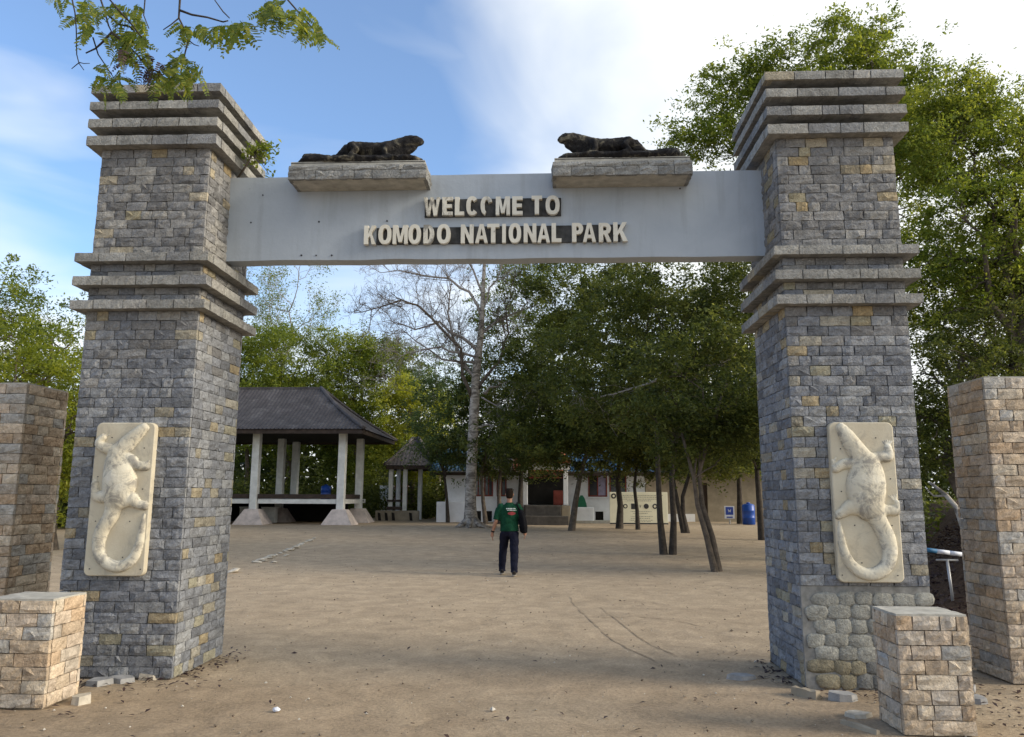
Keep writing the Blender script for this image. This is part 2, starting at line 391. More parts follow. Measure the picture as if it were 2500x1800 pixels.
# ------------------------------------------------------------------ mesh helpers
class MB:
    def __init__(self):
        self.v, self.f, self.c = [], [], []
    def add(self, verts, faces, col=None):
        o = len(self.v)
        self.v.extend([tuple(p) for p in verts])
        self.f.extend([tuple(i + o for i in f) for f in faces])
        if col is not None:
            self.c.extend([col] * len(verts))
        return self
    def box(self, x0, x1, y0, y1, z0, z1, col=None):
        v = [(x0, y0, z0), (x1, y0, z0), (x1, y1, z0), (x0, y1, z0), (x0, y0, z1), (x1, y0, z1), (x1, y1, z1), (x0, y1, z1)]
        return self.add(v, [(0, 3, 2, 1), (4, 5, 6, 7), (0, 1, 5, 4), (1, 2, 6, 5), (2, 3, 7, 6), (3, 0, 4, 7)], col)
    def cbox(self, x0, x1, y0, y1, z0, z1, e=0.01):
        """box with chamfered edges all round"""
        xs, ys, zs = (x0, x0 + e, x1 - e, x1), (y0, y0 + e, y1 - e, y1), (z0, z0 + e, z1 - e, z1)
        import itertools
        pts = {}
        for sx, sy, sz in itertools.product((0, 1), repeat=3):
            X, Y, Z = (x0, x1)[sx], (y0, y1)[sy], (z0, z1)[sz]
            xi, yi, zi = (x0 + e, x1 - e)[sx], (y0 + e, y1 - e)[sy], (z0 + e, z1 - e)[sz]
            pts[(sx, sy, sz, 'x')] = (X, yi, zi); pts[(sx, sy, sz, 'y')] = (xi, Y, zi); pts[(sx, sy, sz, 'z')] = (xi, yi, Z)
        keys = list(pts); ix = {k: i for i, k in enumerate(keys)}
        f = []
        def q(*ks): f.append(tuple(ix[k] for k in ks))
        for s in (0, 1):
            a = [(s, 0, 0, 'x'), (s, 1, 0, 'x'), (s, 1, 1, 'x'), (s, 0, 1, 'x')]; q(*(a if s else a[::-1]))
            a = [(0, s, 0, 'y'), (1, s, 0, 'y'), (1, s, 1, 'y'), (0, s, 1, 'y')]; q(*(a[::-1] if s else a))
            a = [(0, 0, s, 'z'), (1, 0, s, 'z'), (1, 1, s, 'z'), (0, 1, s, 'z')]; q(*(a if s else a[::-1]))
        for a in (0, 1):
            for b_ in (0, 1):
                k = [(a, b_, 0, 'x'), (a, b_, 1, 'x'), (a, b_, 1, 'y'), (a, b_, 0, 'y')]; q(*(k if a != b_ else k[::-1]))
                k = [(a, 0, b_, 'x'), (a, 1, b_, 'x'), (a, 1, b_, 'z'), (a, 0, b_, 'z')]; q(*(k if a == b_ else k[::-1]))
                k = [(0, a, b_, 'y'), (1, a, b_, 'y'), (1, a, b_, 'z'), (0, a, b_, 'z')]; q(*(k if a != b_ else k[::-1]))
        for sx, sy, sz in itertools.product((0, 1), repeat=3):
            k = [(sx, sy, sz, 'x'), (sx, sy, sz, 'y'), (sx, sy, sz, 'z')]
            q(*(k if (sx + sy + sz) % 2 else k[::-1]))
        return self.add([pts[k] for k in keys], f)
    def tube(self, pts, rad, sides=6, cap=True):
        pts = [Vector(p) for p in pts]
        n = len(pts)
        if not hasattr(rad, '__len__'):
            rad = [rad] * n
        verts = []
        prev = None
        for i, p in enumerate(pts):
            d = (pts[min(i + 1, n - 1)] - pts[max(i - 1, 0)])
            if d.length < 1e-9: d = Vector((0, 0, 1))
            d.normalize()
            if prev is None:
                a = d.orthogonal().normalized()
            else:
                a = (prev - d * prev.dot(d))
                a = a.normalized() if a.length > 1e-6 else d.orthogonal().normalized()
            prev = a
            b = d.cross(a)
            for s in range(sides):
                t = 2 * math.pi * s / sides
                verts.append(p + (a * math.cos(t) + b * math.sin(t)) * rad[i])
        faces = []
        for i in range(n - 1):
            for s in range(sides):
                s2 = (s + 1) % sides
                faces.append((i * sides + s, i * sides + s2, (i + 1) * sides + s2, (i + 1) * sides + s))
        if cap:
            faces.append(tuple(range(sides))[::-1])
            faces.append(tuple((n - 1) * sides + s for s in range(sides)))
        return self.add(verts, faces)
    def loft(self, rings):
        """rings: list of equal length point lists, closed and capped"""
        k = len(rings[0]); verts = [p for r in rings for p in r]; faces = []
        for i in range(len(rings) - 1):
            for s in range(k):
                s2 = (s + 1) % k
                faces.append((i * k + s, i * k + s2, (i + 1) * k + s2, (i + 1) * k + s))
        faces.append(tuple(range(k))[::-1]); faces.append(tuple((len(rings) - 1) * k + s for s in range(k)))
        return self.add(verts, faces)
    def prism(self, poly, y0, y1, holes=()):
        """polygon in x,z (counter clockwise seen from -y) extruded from y0 (front) to y1"""
        loops = [list(poly)] + [list(h) for h in holes]
        flat = [p for l in loops for p in l]
        tris = tessellate_polygon([[Vector((p[0], p[1], 0)) for p in l] for l in loops])
        n = len(flat)
        v = [(p[0], y0, p[1]) for p in flat] + [(p[0], y1, p[1]) for p in flat]
        f = []
        for t in tris:
            a, b, c = (Vector(flat[i]) for i in t)
            cr = (b - a).cross(c - a) if hasattr((b - a), 'cross') else 0
            cr = (b[0] - a[0]) * (c[1] - a[1]) - (b[1] - a[1]) * (c[0] - a[0])
            t = t if cr > 0 else t[::-1]
            f.append(tuple(t)); f.append(tuple(i + n for i in t[::-1]))
        o = 0
        for li, l in enumerate(loops):
            m = len(l)
            area = sum(l[i][0] * l[(i + 1) % m][1] - l[(i + 1) % m][0] * l[i][1] for i in range(m))
            for i in range(m):
                j = (i + 1) % m
                q = (o + i, o + j, o + j + n, o + i + n)
                if (area > 0) == (li == 0):
                    q = q[::-1]
                f.append(q)
            o += m
        return self.add(v, f)
    def mesh(self, name='m'):
        me = bpy.data.meshes.new(name)
        me.from_pydata(self.v, [], self.f)
        if self.c:
            ca = me.color_attributes.new('Col', 'FLOAT_COLOR', 'POINT')
            ca.data.foreach_set('color', np.array([(*c, 1.0) for c in self.c], dtype=np.float32).ravel())
        me.update()
        return me
    def build(self, name, mat, parent=None, smooth=False):
        return obj(name, self.mesh(name), mat, parent, smooth)

def obj(name, me, mat, parent=None, smooth=False):
    if mat is not None and not me.materials:
        me.materials.append(mat)
    if smooth:
        me.polygons.foreach_set('use_smooth', [True] * len(me.polygons))
    o = bpy.data.objects.new(name, me)
    COL.objects.link(o)
    if parent is not None:
        o.parent = parent
    return o
def tag(o, label=None, cat=None, group=None, kind=None):
    if label: o['label'] = label
    if cat: o['category'] = cat
    if group: o['group'] = group
    if kind: o['kind'] = kind
    return o
def empty(name, label, cat, group=None, loc=(0, 0, 0)):
    o = bpy.data.objects.new(name, None)
    o.empty_display_size = 0.1
    COL.objects.link(o)
    o.location = loc
    return tag(o, label, cat, group)
def sub(o, offset):
    """child offset so that parts may be written in world coordinates"""
    return o

def rock_mesh(seed, n=2, flat=0.6, rough=0.28):
    import bmesh
    bm = bmesh.new()
    bmesh.ops.create_icosphere(bm, subdivisions=n, radius=1.0)
    rs = random.Random(seed)
    off = Vector((rs.random() * 50, rs.random() * 50, rs.random() * 50))
    for v in bm.verts:
        d = mnoise.noise(v.co * 1.3 + off) * rough * 1.6 + mnoise.noise(v.co * 3.1 + off) * rough * 0.6
        v.co *= 1 + d
        v.co.z *= flat
    me = bpy.data.meshes.new('rock'); bm.to_mesh(me); bm.free()
    return me

# ------------------------------------------------------------------ the ground
def build_ground():
    xs = np.concatenate([np.linspace(-400, -30, 12)[:-1], np.linspace(-30, 30, 121), np.linspace(30, 400, 12)[1:]])
    ys = np.concatenate([np.linspace(-60, -9, 8)[:-1], np.linspace(-9, 4, 66), np.linspace(4, 60, 90)[1:], np.linspace(60, 700, 12)[1:]])
    v = []
    for y in ys:
        for x in xs:
            z = gz(x, y)
            near = max(0, 1 - max(0, abs(x) - 20) / 10) * max(0, 1 - max(0, y - 30) / 15) if y > -20 else 0
            d = mnoise.noise(Vector((x * 0.7, y * 0.7, 3.1))) * 0.020 + mnoise.noise(Vector((x * 2.3, y * 2.3, 7.7))) * 0.009
            v.append((x, y, z + d * near - 0.012))
    nx = len(xs)
    f = [(j * nx + i, j * nx + i + 1, (j + 1) * nx + i + 1, (j + 1) * nx + i) for j in range(len(ys) - 1) for i in range(nx - 1)]
    me = bpy.data.meshes.new('ground'); me.from_pydata(v, [], f); me.update()
    return tag(obj('ground', me, M['ground'], None, True), 'trodden tan earth of the park forecourt', None, None, 'structure')
build_ground()

# ------------------------------------------------------------------ bricks
def brick_unit(seed, nx=4, nz=3, proud=1.0):
    rs = random.Random(seed)
    g = []
    for j in range(nz + 1):
        for i in range(nx + 1):
            x, z = -0.5 + i / nx, -0.5 + j / nz
            edge = i in (0, nx) or j in (0, nz)
            if edge:
                y = rs.uniform(-0.12, 0.20)
                if i in (0, nx): x += rs.uniform(-0.012, 0.012) - (0.006 if i == nx else -0.006)
                if j in (0, nz): z += rs.uniform(-0.035, 0.035) * (1 if not (i in (0, nx)) else 0.4)
            else:
                x += rs.uniform(-0.07, 0.07); z += rs.uniform(-0.10, 0.10)
                y = -rs.uniform(-0.05, 0.36) * proud
            g.append((x, y, z))
    f = [(j * (nx + 1) + i, j * (nx + 1) + i + 1, (j + 1) * (nx + 1) + i + 1, (j + 1) * (nx + 1) + i) for j in range(nz) for i in range(nx)]
    ring = [i for i in range(nx + 1)] + [j * (nx + 1) + nx for j in range(1, nz + 1)] + [nz * (nx + 1) + i for i in range(nx - 1, -1, -1)] + [j * (nx + 1) for j in range(nz - 1, 0, -1)]
    n = len(g); m = len(ring)
    v = g + [(g[r][0], 1.0, g[r][2]) for r in ring]
    for k in range(m):
        k2 = (k + 1) % m
        f.append((ring[k2], ring[k], n + k, n + k2))
    return v, f
UNITS = [brick_unit(s, 3 + s % 2) for s in range(18)]
def unit_mesh(u, mat):
    me = bpy.data.meshes.new('brick'); me.from_pydata(u[0], [], u[1]); me.materials.append(mat); me.update()
    return me
BRICK_GREY = [unit_mesh(u, M['stone']) for u in UNITS]
BRICK_TAN = [unit_mesh(u, M['tan']) for u in UNITS]

ROT = {'front': 0.0, 'right': math.pi / 2, 'left': -math.pi / 2, 'back': math.pi}
def courses(w, z0, z1, course, blen, rs):
    """rows of bricks: yields centre along the wall (0..w), centre height, length, height"""
    n = max(1, round((z1 - z0) / course)); h = (z1 - z0) / n
    for r in range(n):
        x = 0.0
        first = blen * (0.55 if r % 2 else 1.0) * rs.uniform(0.85, 1.15)
        while x < w - 1e-6:
            l = first if x == 0 else blen * rs.choice([0.6, 0.85, 1.0, 1.0, 1.1, 1.25, 1.5])
            if w - x - l < blen * 0.42:
                l = w - x
            l = min(l, w - x)
            yield x + l / 2, z0 + (r + 0.5) * h, l, h
            x += l
def brick_obj(parent, name, meshes, face, along, zc, l, h, origin, depth, gap, color, rs):
    me = rs.choice(meshes)
    o = bpy.data.objects.new(name, me)
    COL.objects.link(o)
    a = ROT[face]
    ca, sa = math.cos(a), math.sin(a)
    o.location = (origin[0] + ca * along, origin[1] + sa * along, zc)
    flip = rs.random() < 0.5
    o.rotation_euler = (0, math.pi if flip else 0, a)
    o.scale = (l - gap, depth, h - gap)
    o.color = (*color, 1)
    o.parent = parent
    return o
def brick_mb(mb, face, along, zc, l, h, origin, depth, gap, color, rs):
    v, f = rs.choice(UNITS)
    a = ROT[face]; ca, sa = math.cos(a), math.sin(a)
    s = -1 if rs.random() < 0.5 else 1
    out = []
    for x, y, z in v:
        x, y, z = s * x * (l - gap) + along, y * depth, s * z * (h - gap)
        out.append((origin[0] + ca * x - sa * y, origin[1] + sa * x + ca * y, zc + z))
    mb.add(out, f, color)
def mul(c, k): return tuple(min(1.0, v * k) for v in c)
def grey_colour(rs, z, warm=0.0):
    r = rs.random()
    blue = 1.0 if z < 2.6 else max(0.0, 1 - (z - 2.6) / 1.5)
    if r < 0.032: c = rs.choice([(0.31, 0.25, 0.155), (0.30, 0.255, 0.175), (0.34, 0.275, 0.175)])
    elif r < 0.10 + warm * 0.7: c = rs.choice([(0.30, 0.275, 0.20), (0.28, 0.25, 0.19), (0.34, 0.31, 0.25)])
    elif r < 0.30: c = (0.165, 0.168, 0.176)
    elif r < 0.60: c = (0.205, 0.21, 0.222)
    elif r < 0.86: c = (0.245, 0.247, 0.252)
    else: c = (0.275, 0.275, 0.272)
    k = rs.uniform(0.98, 1.26)
    tint = (0.985, 1.0, 1.03) if blue > rs.random() else (1.05, 1.01, 0.95)
    return tuple(v * k * t for v, t in zip(c, tint))
def tan_colour(rs):
    c = rs.choice([(0.42, 0.315, 0.205), (0.47, 0.365, 0.25), (0.37, 0.275, 0.18), (0.50, 0.41, 0.295), (0.40, 0.335, 0.26), (0.44, 0.345, 0.25), (0.43, 0.30, 0.18), (0.36, 0.335, 0.295)])
    g = sum(c) / 3
    c = tuple(v * 0.8 + g * 0.2 for v in c)
    return mul(c, rs.uniform(1.12, 1.45))

# ------------------------------------------------------------------ gate pillars
A_, PW, PD, OV = 2.816, 1.123, 1.108, 0.108
BANDS = [(3.403, 3.495), (3.640, 3.735), (3.879, 3.969), (5.089, 5.193), (5.281, 5.377), (5.472, 5.562), (5.652, 5.742)]
def pillar(x0, side, label, seed):
    rs = random.Random(seed)
    x1 = x0 + PW
    t = empty('gate_pillar', label, 'pillar', 'stone pillars of the entrance gate', (x0 + PW / 2, PD / 2, 0))
    inv = Matrix.Translation((-(x0 + PW / 2), -PD / 2, 0))
    def own(o):
        o.parent = t; o.matrix_parent_inverse = inv
        return o
    own(MB().box(x0 + 0.03, x1 - 0.03, 0.03, PD - 0.03, -0.15, 5.09).build('core', M['mortar']))
    own(MB().box(x0 + 0.10, x1 - 0.10, 0.10, PD - 0.10, 5.09, 5.70).build('neck', M['mortar']))
    dep, gap = 0.034, 0.005
    spans = [(0.0 if side == 'L' else 0.86, BANDS[0][0]), (BANDS[0][1], BANDS[1][0]), (BANDS[1][1], BANDS[2][0]), (BANDS[2][1], BANDS[3][0])]
    cw, bl = 0.0955, 0.188
    inner = 'right' if side == 'L' else 'left'
    n = 0
    for z0, z1 in spans:
        for c in courses(PW, z0, z1, cw, bl, rs):
            o = brick_obj(None, 'brick', BRICK_GREY, 'front', c[0], c[1], c[2], c[3], (x0, 0.0), dep, gap, grey_colour(rs, c[1], 0.04 if side == 'R' else 0.0), rs)
            own(o); n += 1
    mb = MB()
    faces = {'right': ((x1, dep + 0.004), PD - 2 * dep - 0.008), 'left': ((x0, PD - dep - 0.004), PD - 2 * dep - 0.008), 'back': ((x1, PD), PW)}
    for fc, (org, w) in faces.items():
        sp = [(0.0, BANDS[0][0])] + spans[1:]
        for z0, z1 in sp:
            for c in courses(w, z0, z1, cw, bl, rs):
                brick_mb(mb, fc, c[0], c[1], c[2], c[3], org, dep, gap, grey_colour(rs, c[1], 0.05), rs)
    own(tag(mb.build('brick_cladding', M['stone_c']), kind='stuff'))
    # projecting bands of dressed stone
    for bi, (z0, z1) in enumerate(BANDS):
        band = own(MB().box(x0 - OV + 0.025, x1 + OV - 0.025, -OV + 0.025, PD + OV - 0.025, z0 + 0.002, z1 - 0.004).build('stone_band', M['mortar']))
        bl2 = 0.36 if bi in (3, 5) else 0.27
        k = 0.115
        for fc, org, w in (('front', (x0 - OV, -OV), PW + 2 * OV), ('right', (x1 + OV, -OV + k + 0.003), PD + 2 * OV - 2 * k - 0.006),
                           ('back', (x1 + OV, PD + OV), PW + 2 * OV), ('left', (x0 - OV, PD + OV - k - 0.003), PD + 2 * OV - 2 * k - 0.006)):
            for c in courses(w, z0, z1, 1.0, bl2, rs):
                col = mul(rs.choice([(0.235, 0.230, 0.215), (0.27, 0.262, 0.24), (0.20, 0.20, 0.20), (0.255, 0.25, 0.235), (0.30, 0.265, 0.20) if rs.random() < 0.4 else (0.26, 0.25, 0.23)]), rs.uniform(1.0, 1.38))
                if bi == 6 and rs.random() < 0.3: col = mul(col, 1.25)
                o = brick_obj(None, 'band_stone', BRICK_BAND, fc, c[0], c[1], c[2], c[3], org, k, 0.005, col, rs)
                o.rotation_euler[1] = 0.0
                o.parent = band; o.matrix_parent_inverse = inv
        band.matrix_parent_inverse = inv
        for ch in [c for c in band.children]:
            ch.matrix_parent_inverse = Matrix.Identity(4)
    # cap on the very top
    own(MB().cbox(x0 - 0.03, x1 + 0.02, -0.03, PD + 0.03, 5.735, 5.79, 0.012).build('cap', M['cap']))
    return t, own, rs
def flat_unit(seed):
    rs = random.Random(seed)
    v, f = brick_unit(seed, 5, 2)
    v = [(x, (y - 0.05) * 0.10 if y < 0.9 else 1.0, z * 0.995) for x, y, z in v]
    return v, f
BRICK_BAND = [unit_mesh(flat_unit(100 + s), M['stone']) for s in range(6)]

pl, own_l, rsl = pillar(-A_ - PW, 'L', 'grey stone gate pillar with mixed ochre bricks, under the overhanging leafy branch', 11)
pr, own_r, rsr = pillar(A_, 'R', 'grey stone gate pillar with bare rubble patch at its foot beside large tree', 23)

# rubble patch at the foot of the right pillar: cladding has fallen off
def rubble():
    rs = random.Random(5)
    own_r(MB().box(A_ + 0.002, A_ + PW - 0.002, 0.012, 0.05, -0.05, 0.858).build('rubble_mortar', M['mortar']))
    z = 0.055; row = 0
    while z < 0.83:
        h = rs.uniform(0.105, 0.125)
        if z + h / 2 > 0.87: h = 2 * (0.862 - z)
        x = A_ + (0.03 if row % 2 else 0.10)
        while x < A_ + PW - 0.09:
            w = rs.uniform(0.13, 0.215)
            low = z < 0.27
            me = rock_mesh(rs.randrange(9999), 2, 1.0, 0.27)
            for v in me.vertices:
                c = v.co
                e = 0.62
                c.x, c.z = math.copysign(abs(c.x) ** e, c.x), math.copysign(abs(c.z) ** 0.75, c.z)
            me.materials.append(M['stone'])
            o = bpy.data.objects.new('rubble_stone', me); COL.objects.link(o)
            me.polygons.foreach_set('use_smooth', [True] * len(me.polygons))
            o.location = (x + w / 2, 0.010, z + h * 0.0 + rs.uniform(-0.006, 0.006))
            o.scale = (w * 0.56, 0.016, h * 0.58)
            o.color = (*mul((0.34, 0.335, 0.30) if not low else rs.choice([(0.22, 0.22, 0.21), (0.27, 0.24, 0.17)]), rs.uniform(0.9, 1.1)), 1)
            if rs.random() < 0.05: o.color = (0.40, 0.30, 0.13, 1)
            own_r(o)
            x += w + 0.004
        z += h; row += 1
rubble()

# ------------------------------------------------------------------ beam with its lettering
BZ0, BZ1, BY0, BY1 = 4.072, 5.000, 0.53, 0.72
beam = empty('gate_beam', 'pale blue grey plastered beam lettered WELCOME TO KOMODO NATIONAL PARK', 'beam', None, (0, 0.62, BZ0))
binv = Matrix.Translation((0, -0.62, -BZ0))
def bown(o, p=None):
    o.parent = p or beam
    if p is None: o.matrix_parent_inverse = binv
    return o
def beam_body():
    nx, nz = 90, 16
    mb = MB()
    def face(y, flip):
        v = []
        for j in range(nz + 1):
            for i in range(nx + 1):
                x = -A_ - 0.02 + (2 * A_ + 0.04) * i / nx; z = BZ0 + (BZ1 - BZ0) * j / nz
                e = 0.006 * mnoise.noise(Vector((x * 1.7, z * 2, y * 9)))
                if j == 0: z += 0.010 * mnoise.noise(Vector((x * 2.1, 4, y)))
                if j == nz: z += 0.006 * mnoise.noise(Vector((x * 2.1, 8, y)))
                v.append((x, y + e, z))
        f = [(j * (nx + 1) + i, j * (nx + 1) + i + 1, (j + 1) * (nx + 1) + i + 1, (j + 1) * (nx + 1) + i) for j in range(nz) for i in range(nx)]
        return v, [q[::-1] for q in f] if flip else f
    v0, f0 = face(BY0, False); v1, f1 = face(BY1, True)
    n = len(v0)
    f = f0 + [tuple(i + n for i in q) for q in f1]
    for i in range(nx):
        f.append((i + 1, i, n + i, n + i + 1))
        a = nz * (nx + 1) + i
        f.append((a, a + 1, n + a + 1, n + a))
    mb.add(v0 + v1, f)
    return bown(mb.build('beam_body', M['beam']))
body = beam_body()

def ell(cx, cz, rx, rz, a0=0, a1=360, n=28):
    return [(cx + rx * math.cos(math.radians(a0 + (a1 - a0) * i / n)), cz + rz * math.sin(math.radians(a0 + (a1 - a0) * i / n))) for i in range(n + (0 if abs(a1 - a0) >= 360 else 1))]
def sq_ell(w, h0, h1, e=0.85, n=32):
    o = []
    for i in range(n):
        t = 2 * math.pi * i / n
        c, s = math.cos(t), math.sin(t)
        o.append((w[0] + w[1] * math.copysign(abs(c) ** e, c), (h0 + h1) / 2 + (h1 - h0) / 2 * math.copysign(abs(s) ** e, s)))
    return o
def glyph(ch, w, hh, broken=False):
    """outline (counter clockwise) and holes in a box w wide, hh high"""
    s = 0.045
    if ch == 'O' and broken:
        o = sq_ell((w / 2, w / 2), 0, hh); i_ = sq_ell((w / 2, w / 2 - s * 0.95), s * 0.8, hh - s * 0.8)
        a, b = 2, 23
        return [(p) for p in o[a:b + 1]] + [p for p in i_[a:b + 1]][::-1], []
    if ch == 'O':
        return sq_ell((w / 2, w / 2), -0.004, hh + 0.004), [sq_ell((w / 2, w / 2 - s * 0.95), s * 0.8, hh - s * 0.8)]
    if ch == 'C':
        o = sq_ell((w / 2, w / 2), -0.004, hh + 0.004, 0.85, 36); i_ = sq_ell((w / 2, w / 2 - s * 0.95), s * 0.8, hh - s * 0.8, 0.85, 36)
        return o[4:33] + i_[4:33][::-1], []
    t = s * 0.86
    if ch == 'E':
        return [(0, 0), (w, 0), (w, t), (s, t), (s, hh / 2 - t / 2), (w * 0.92, hh / 2 - t / 2), (w * 0.92, hh / 2 + t / 2), (s, hh / 2 + t / 2), (s, hh - t), (w, hh - t), (w, hh), (0, hh)], []
    if ch == 'L':
        return [(0, 0), (w, 0), (w, t), (s, t), (s, hh), (0, hh)], []
    if ch == 'T':
        m = w / 2
        return [(m - s / 2, 0), (m + s / 2, 0), (m + s / 2, hh - t), (w, hh - t), (w, hh), (0, hh), (0, hh - t), (m - s / 2, hh - t)], []
    if ch == 'I':
        return [(0, 0), (w, 0), (w, hh), (0, hh)], []
    if ch == 'N':
        return [(0, 0), (s * 0.9, 0), (s * 0.9, hh * 0.58), (w - s * 0.9, 0), (w, 0), (w, hh), (w - s * 0.9, hh), (w - s * 0.9, hh * 0.42), (s * 0.9, hh), (0, hh)], []
    if ch == 'M':
        k = s * 0.82
        return [(0, 0), (k, 0), (k, hh * 0.62), (w / 2 - 0.018, 0.02), (w / 2 + 0.018, 0.02), (w - k, hh * 0.62), (w - k, 0), (w, 0), (w, hh), (w - k * 1.35, hh), (w / 2, hh * 0.36), (k * 1.35, hh), (0, hh)], []
    if ch == 'W':
        return [(0.18 * w, 0), (0.38 * w, 0), (0.5 * w, 0.62 * hh), (0.62 * w, 0), (0.82 * w, 0), (w, hh), (0.80 * w, hh), (0.715 * w, 0.36 * hh), (0.59 * w, hh), (0.41 * w, hh), (0.285 * w, 0.36 * hh), (0.20 * w, hh), (0, hh)], []
    if ch == 'A':
        return [(0, 0), (0.27 * w, 0), (0.335 * w, 0.2 * hh), (0.665 * w, 0.2 * hh), (0.73 * w, 0), (w, 0), (0.655 * w, hh), (0.345 * w, hh)], [[(0.39 * w, 0.38 * hh), (0.61 * w, 0.38 * hh), (0.5 * w, 0.78 * hh)]]
    if ch == 'K':
        return [(0, 0), (s, 0), (s, 0.33 * hh), (s * 1.45, 0.45 * hh), (0.66 * w, 0), (w, 0), (0.62 * w, 0.60 * hh), (0.96 * w, hh), (0.64 * w, hh), (s, 0.55 * hh), (s, hh), (0, hh)], []
    if ch == 'D':
        a = [(0, 0), (w * 0.5, 0)] + ell(w * 0.5, hh / 2, w * 0.5, hh / 2, -80, 80, 14) + [(w * 0.5, hh), (0, hh)]
        b = [(s, t), (w * 0.45, t)] + ell(w * 0.45, hh / 2, w * 0.55 - s, hh / 2 - t, -70, 70, 10) + [(w * 0.45, hh - t), (s, hh - t)]
        return a, [b]
    if ch in 'PR':
        zb = hh * 0.40
        bowl = [(w * 0.55, zb)] if ch == 'P' else []
        top = ell(w * 0.55, (hh + zb) / 2, w * 0.43, (hh - zb) / 2, -75, 75, 12) + [(w * 0.55, hh), (0, hh)]
        hole = [(s, zb + t), (w * 0.5, zb + t)] + ell(w * 0.5, (hh + zb) / 2, w * 0.48 - s, (hh - zb) / 2 - t, -60, 60, 8) + [(w * 0.5, hh - t), (s, hh - t)]
        if ch == 'P':
            return [(0, 0), (s, 0), (s, zb)] + bowl + top, [hole]
        return [(0, 0), (s, 0), (s, zb), (w * 0.42, zb), (w * 0.68, 0), (w, 0), (w * 0.72, zb * 1.02)] + top, [hole]
row1 = [('W', 568, 695), ('E', 715, 798), ('L', 815, 888), ('C', 905, 998), ('O', 1018, 1112), ('M', 1138, 1250), ('E', 1268, 1350), ('T', 1420, 1503), ('O', 1530, 1640)]
row2 = [('K', 95, 190), ('O', 210, 315), ('M', 325, 445), ('O', 450, 550), ('D', 570, 655), ('O', 678, 785), ('N', 868, 968), ('A', 982, 1082), ('T', 1076, 1172), ('I', 1195, 1224),
        ('O', 1247, 1345), ('N', 1365, 1465), ('A', 1473, 1572), ('L', 1585, 1662), ('P', 1745, 1835), ('A', 1830, 1932), ('R', 1955, 2052), ('K', 2068, 2180)]
rs = random.Random(3)
def letters(row, x0, z0, hh, k, strip):
    zs = z0
    for i, (ch, a, b_) in enumerate(row):
        xa = x0 + (a - row[0][1]) * k; w = (b_ - a) * k
        broken = row is row1 and i == 4
        o, holes = glyph(ch, w, hh, broken)
        worn = (row is row1 and i in (0, 1, 4)) or (row is row2 and i == 4)
        dz = rs.uniform(-0.003, 0.003)
        sh = lambda P: [(xa + p[0], zs + dz + p[1]) for p in P]
        bown(MB().prism(sh(o), BY0 - 0.062, BY0 - 0.014, [sh(h) for h in holes]).build('letter', M['letter_worn' if worn else 'letter']))
letters(row1, -0.711, 4.528, 0.200, 1.422 / 1072, 0)
letters(row2, -1.333, 4.222, 0.204, 2.742 / 2085, 0)
# dark painted boards left behind the letters
def strip_piece(xa, xb, za, zb):
    bown(MB().cbox(xa, xb, BY0 - 0.020, BY0 + 0.012, za, zb, 0.003).build('backing_strip', M['strip']))
k1, k2 = 1.422 / 1072, 2.742 / 2085
strip_piece(-0.711 + 0.004, -0.711 + (1652 - 568) * k1, 4.522, 4.720)
strip_piece(-1.333 + (188 - 95) * k2, -1.333 + (868 - 95) * k2, 4.230, 4.412)
strip_piece(-1.333 + (872 - 95) * k2, -1.333 + (1740 - 95) * k2, 4.232, 4.416)
strip_piece(-1.333 + (1748 - 95) * k2, -1.333 + (2125 - 95) * k2, 4.236, 4.420)
# bolt holes and stains left on the plaster
for (px, py) in ((642, 477), (613, 544), (779, 542), (945, 540), (736, 624), (772, 624), (810, 624), (1660, 461), (1462, 451)):
    p = at(px, py, BY0)
    bown(MB().tube([(p.x, BY0 - 0.006, p.z), (p.x, BY0 + 0.01, p.z)], 0.007 + 0.004 * rs.random(), 7).build('bolt_hole', M['print']))

# ------------------------------------------------------------------ lizard statues on stone plinths
def remeshed(mb, voxel, smooth_iter=4, name='tmp', decimate=None):
    me = mb.mesh('tmp')
    o = bpy.data.objects.new('tmp', me); COL.objects.link(o)
    r = o.modifiers.new('r', 'REMESH'); r.mode = 'VOXEL'; r.voxel_size = voxel
    if smooth_iter:
        s = o.modifiers.new('s', 'SMOOTH'); s.factor = 0.5; s.iterations = smooth_iter
    dg = bpy.context.evaluated_depsgraph_get()
    res = bpy.data.meshes.new_from_object(o.evaluated_get(dg))
    bpy.data.objects.remove(o); bpy.data.meshes.remove(me)
    res.polygons.foreach_set('use_smooth', [True] * len(res.polygons))
    return res
def ring(c, d, ry, rz, n=12):
    """ellipse ring at c, normal to direction d, half widths ry (sideways) and rz (upwards)"""
    c = Vector(c); d = Vector(d).normalized()
    side = d.cross(Vector((0, 0, 1)))
    if side.length < 1e-3: side = Vector((0, 1, 0))
    side.normalize(); u = side.cross(d).normalized()
    return [c + side * (math.cos(2 * math.pi * i / n) * ry) + u * (math.sin(2 * math.pi * i / n) * rz) for i in range(n)]
def chain(mb, pts, n=12):
    """pts: (x,y,z,ry,rz)"""
    rings = []
    for i, p in enumerate(pts):
        a = Vector(pts[max(0, i - 1)][:3]); b = Vector(pts[min(len(pts) - 1, i + 1)][:3])
        rings.append(ring(p[:3], b - a, p[3], p[4], n))
    mb.loft(rings)
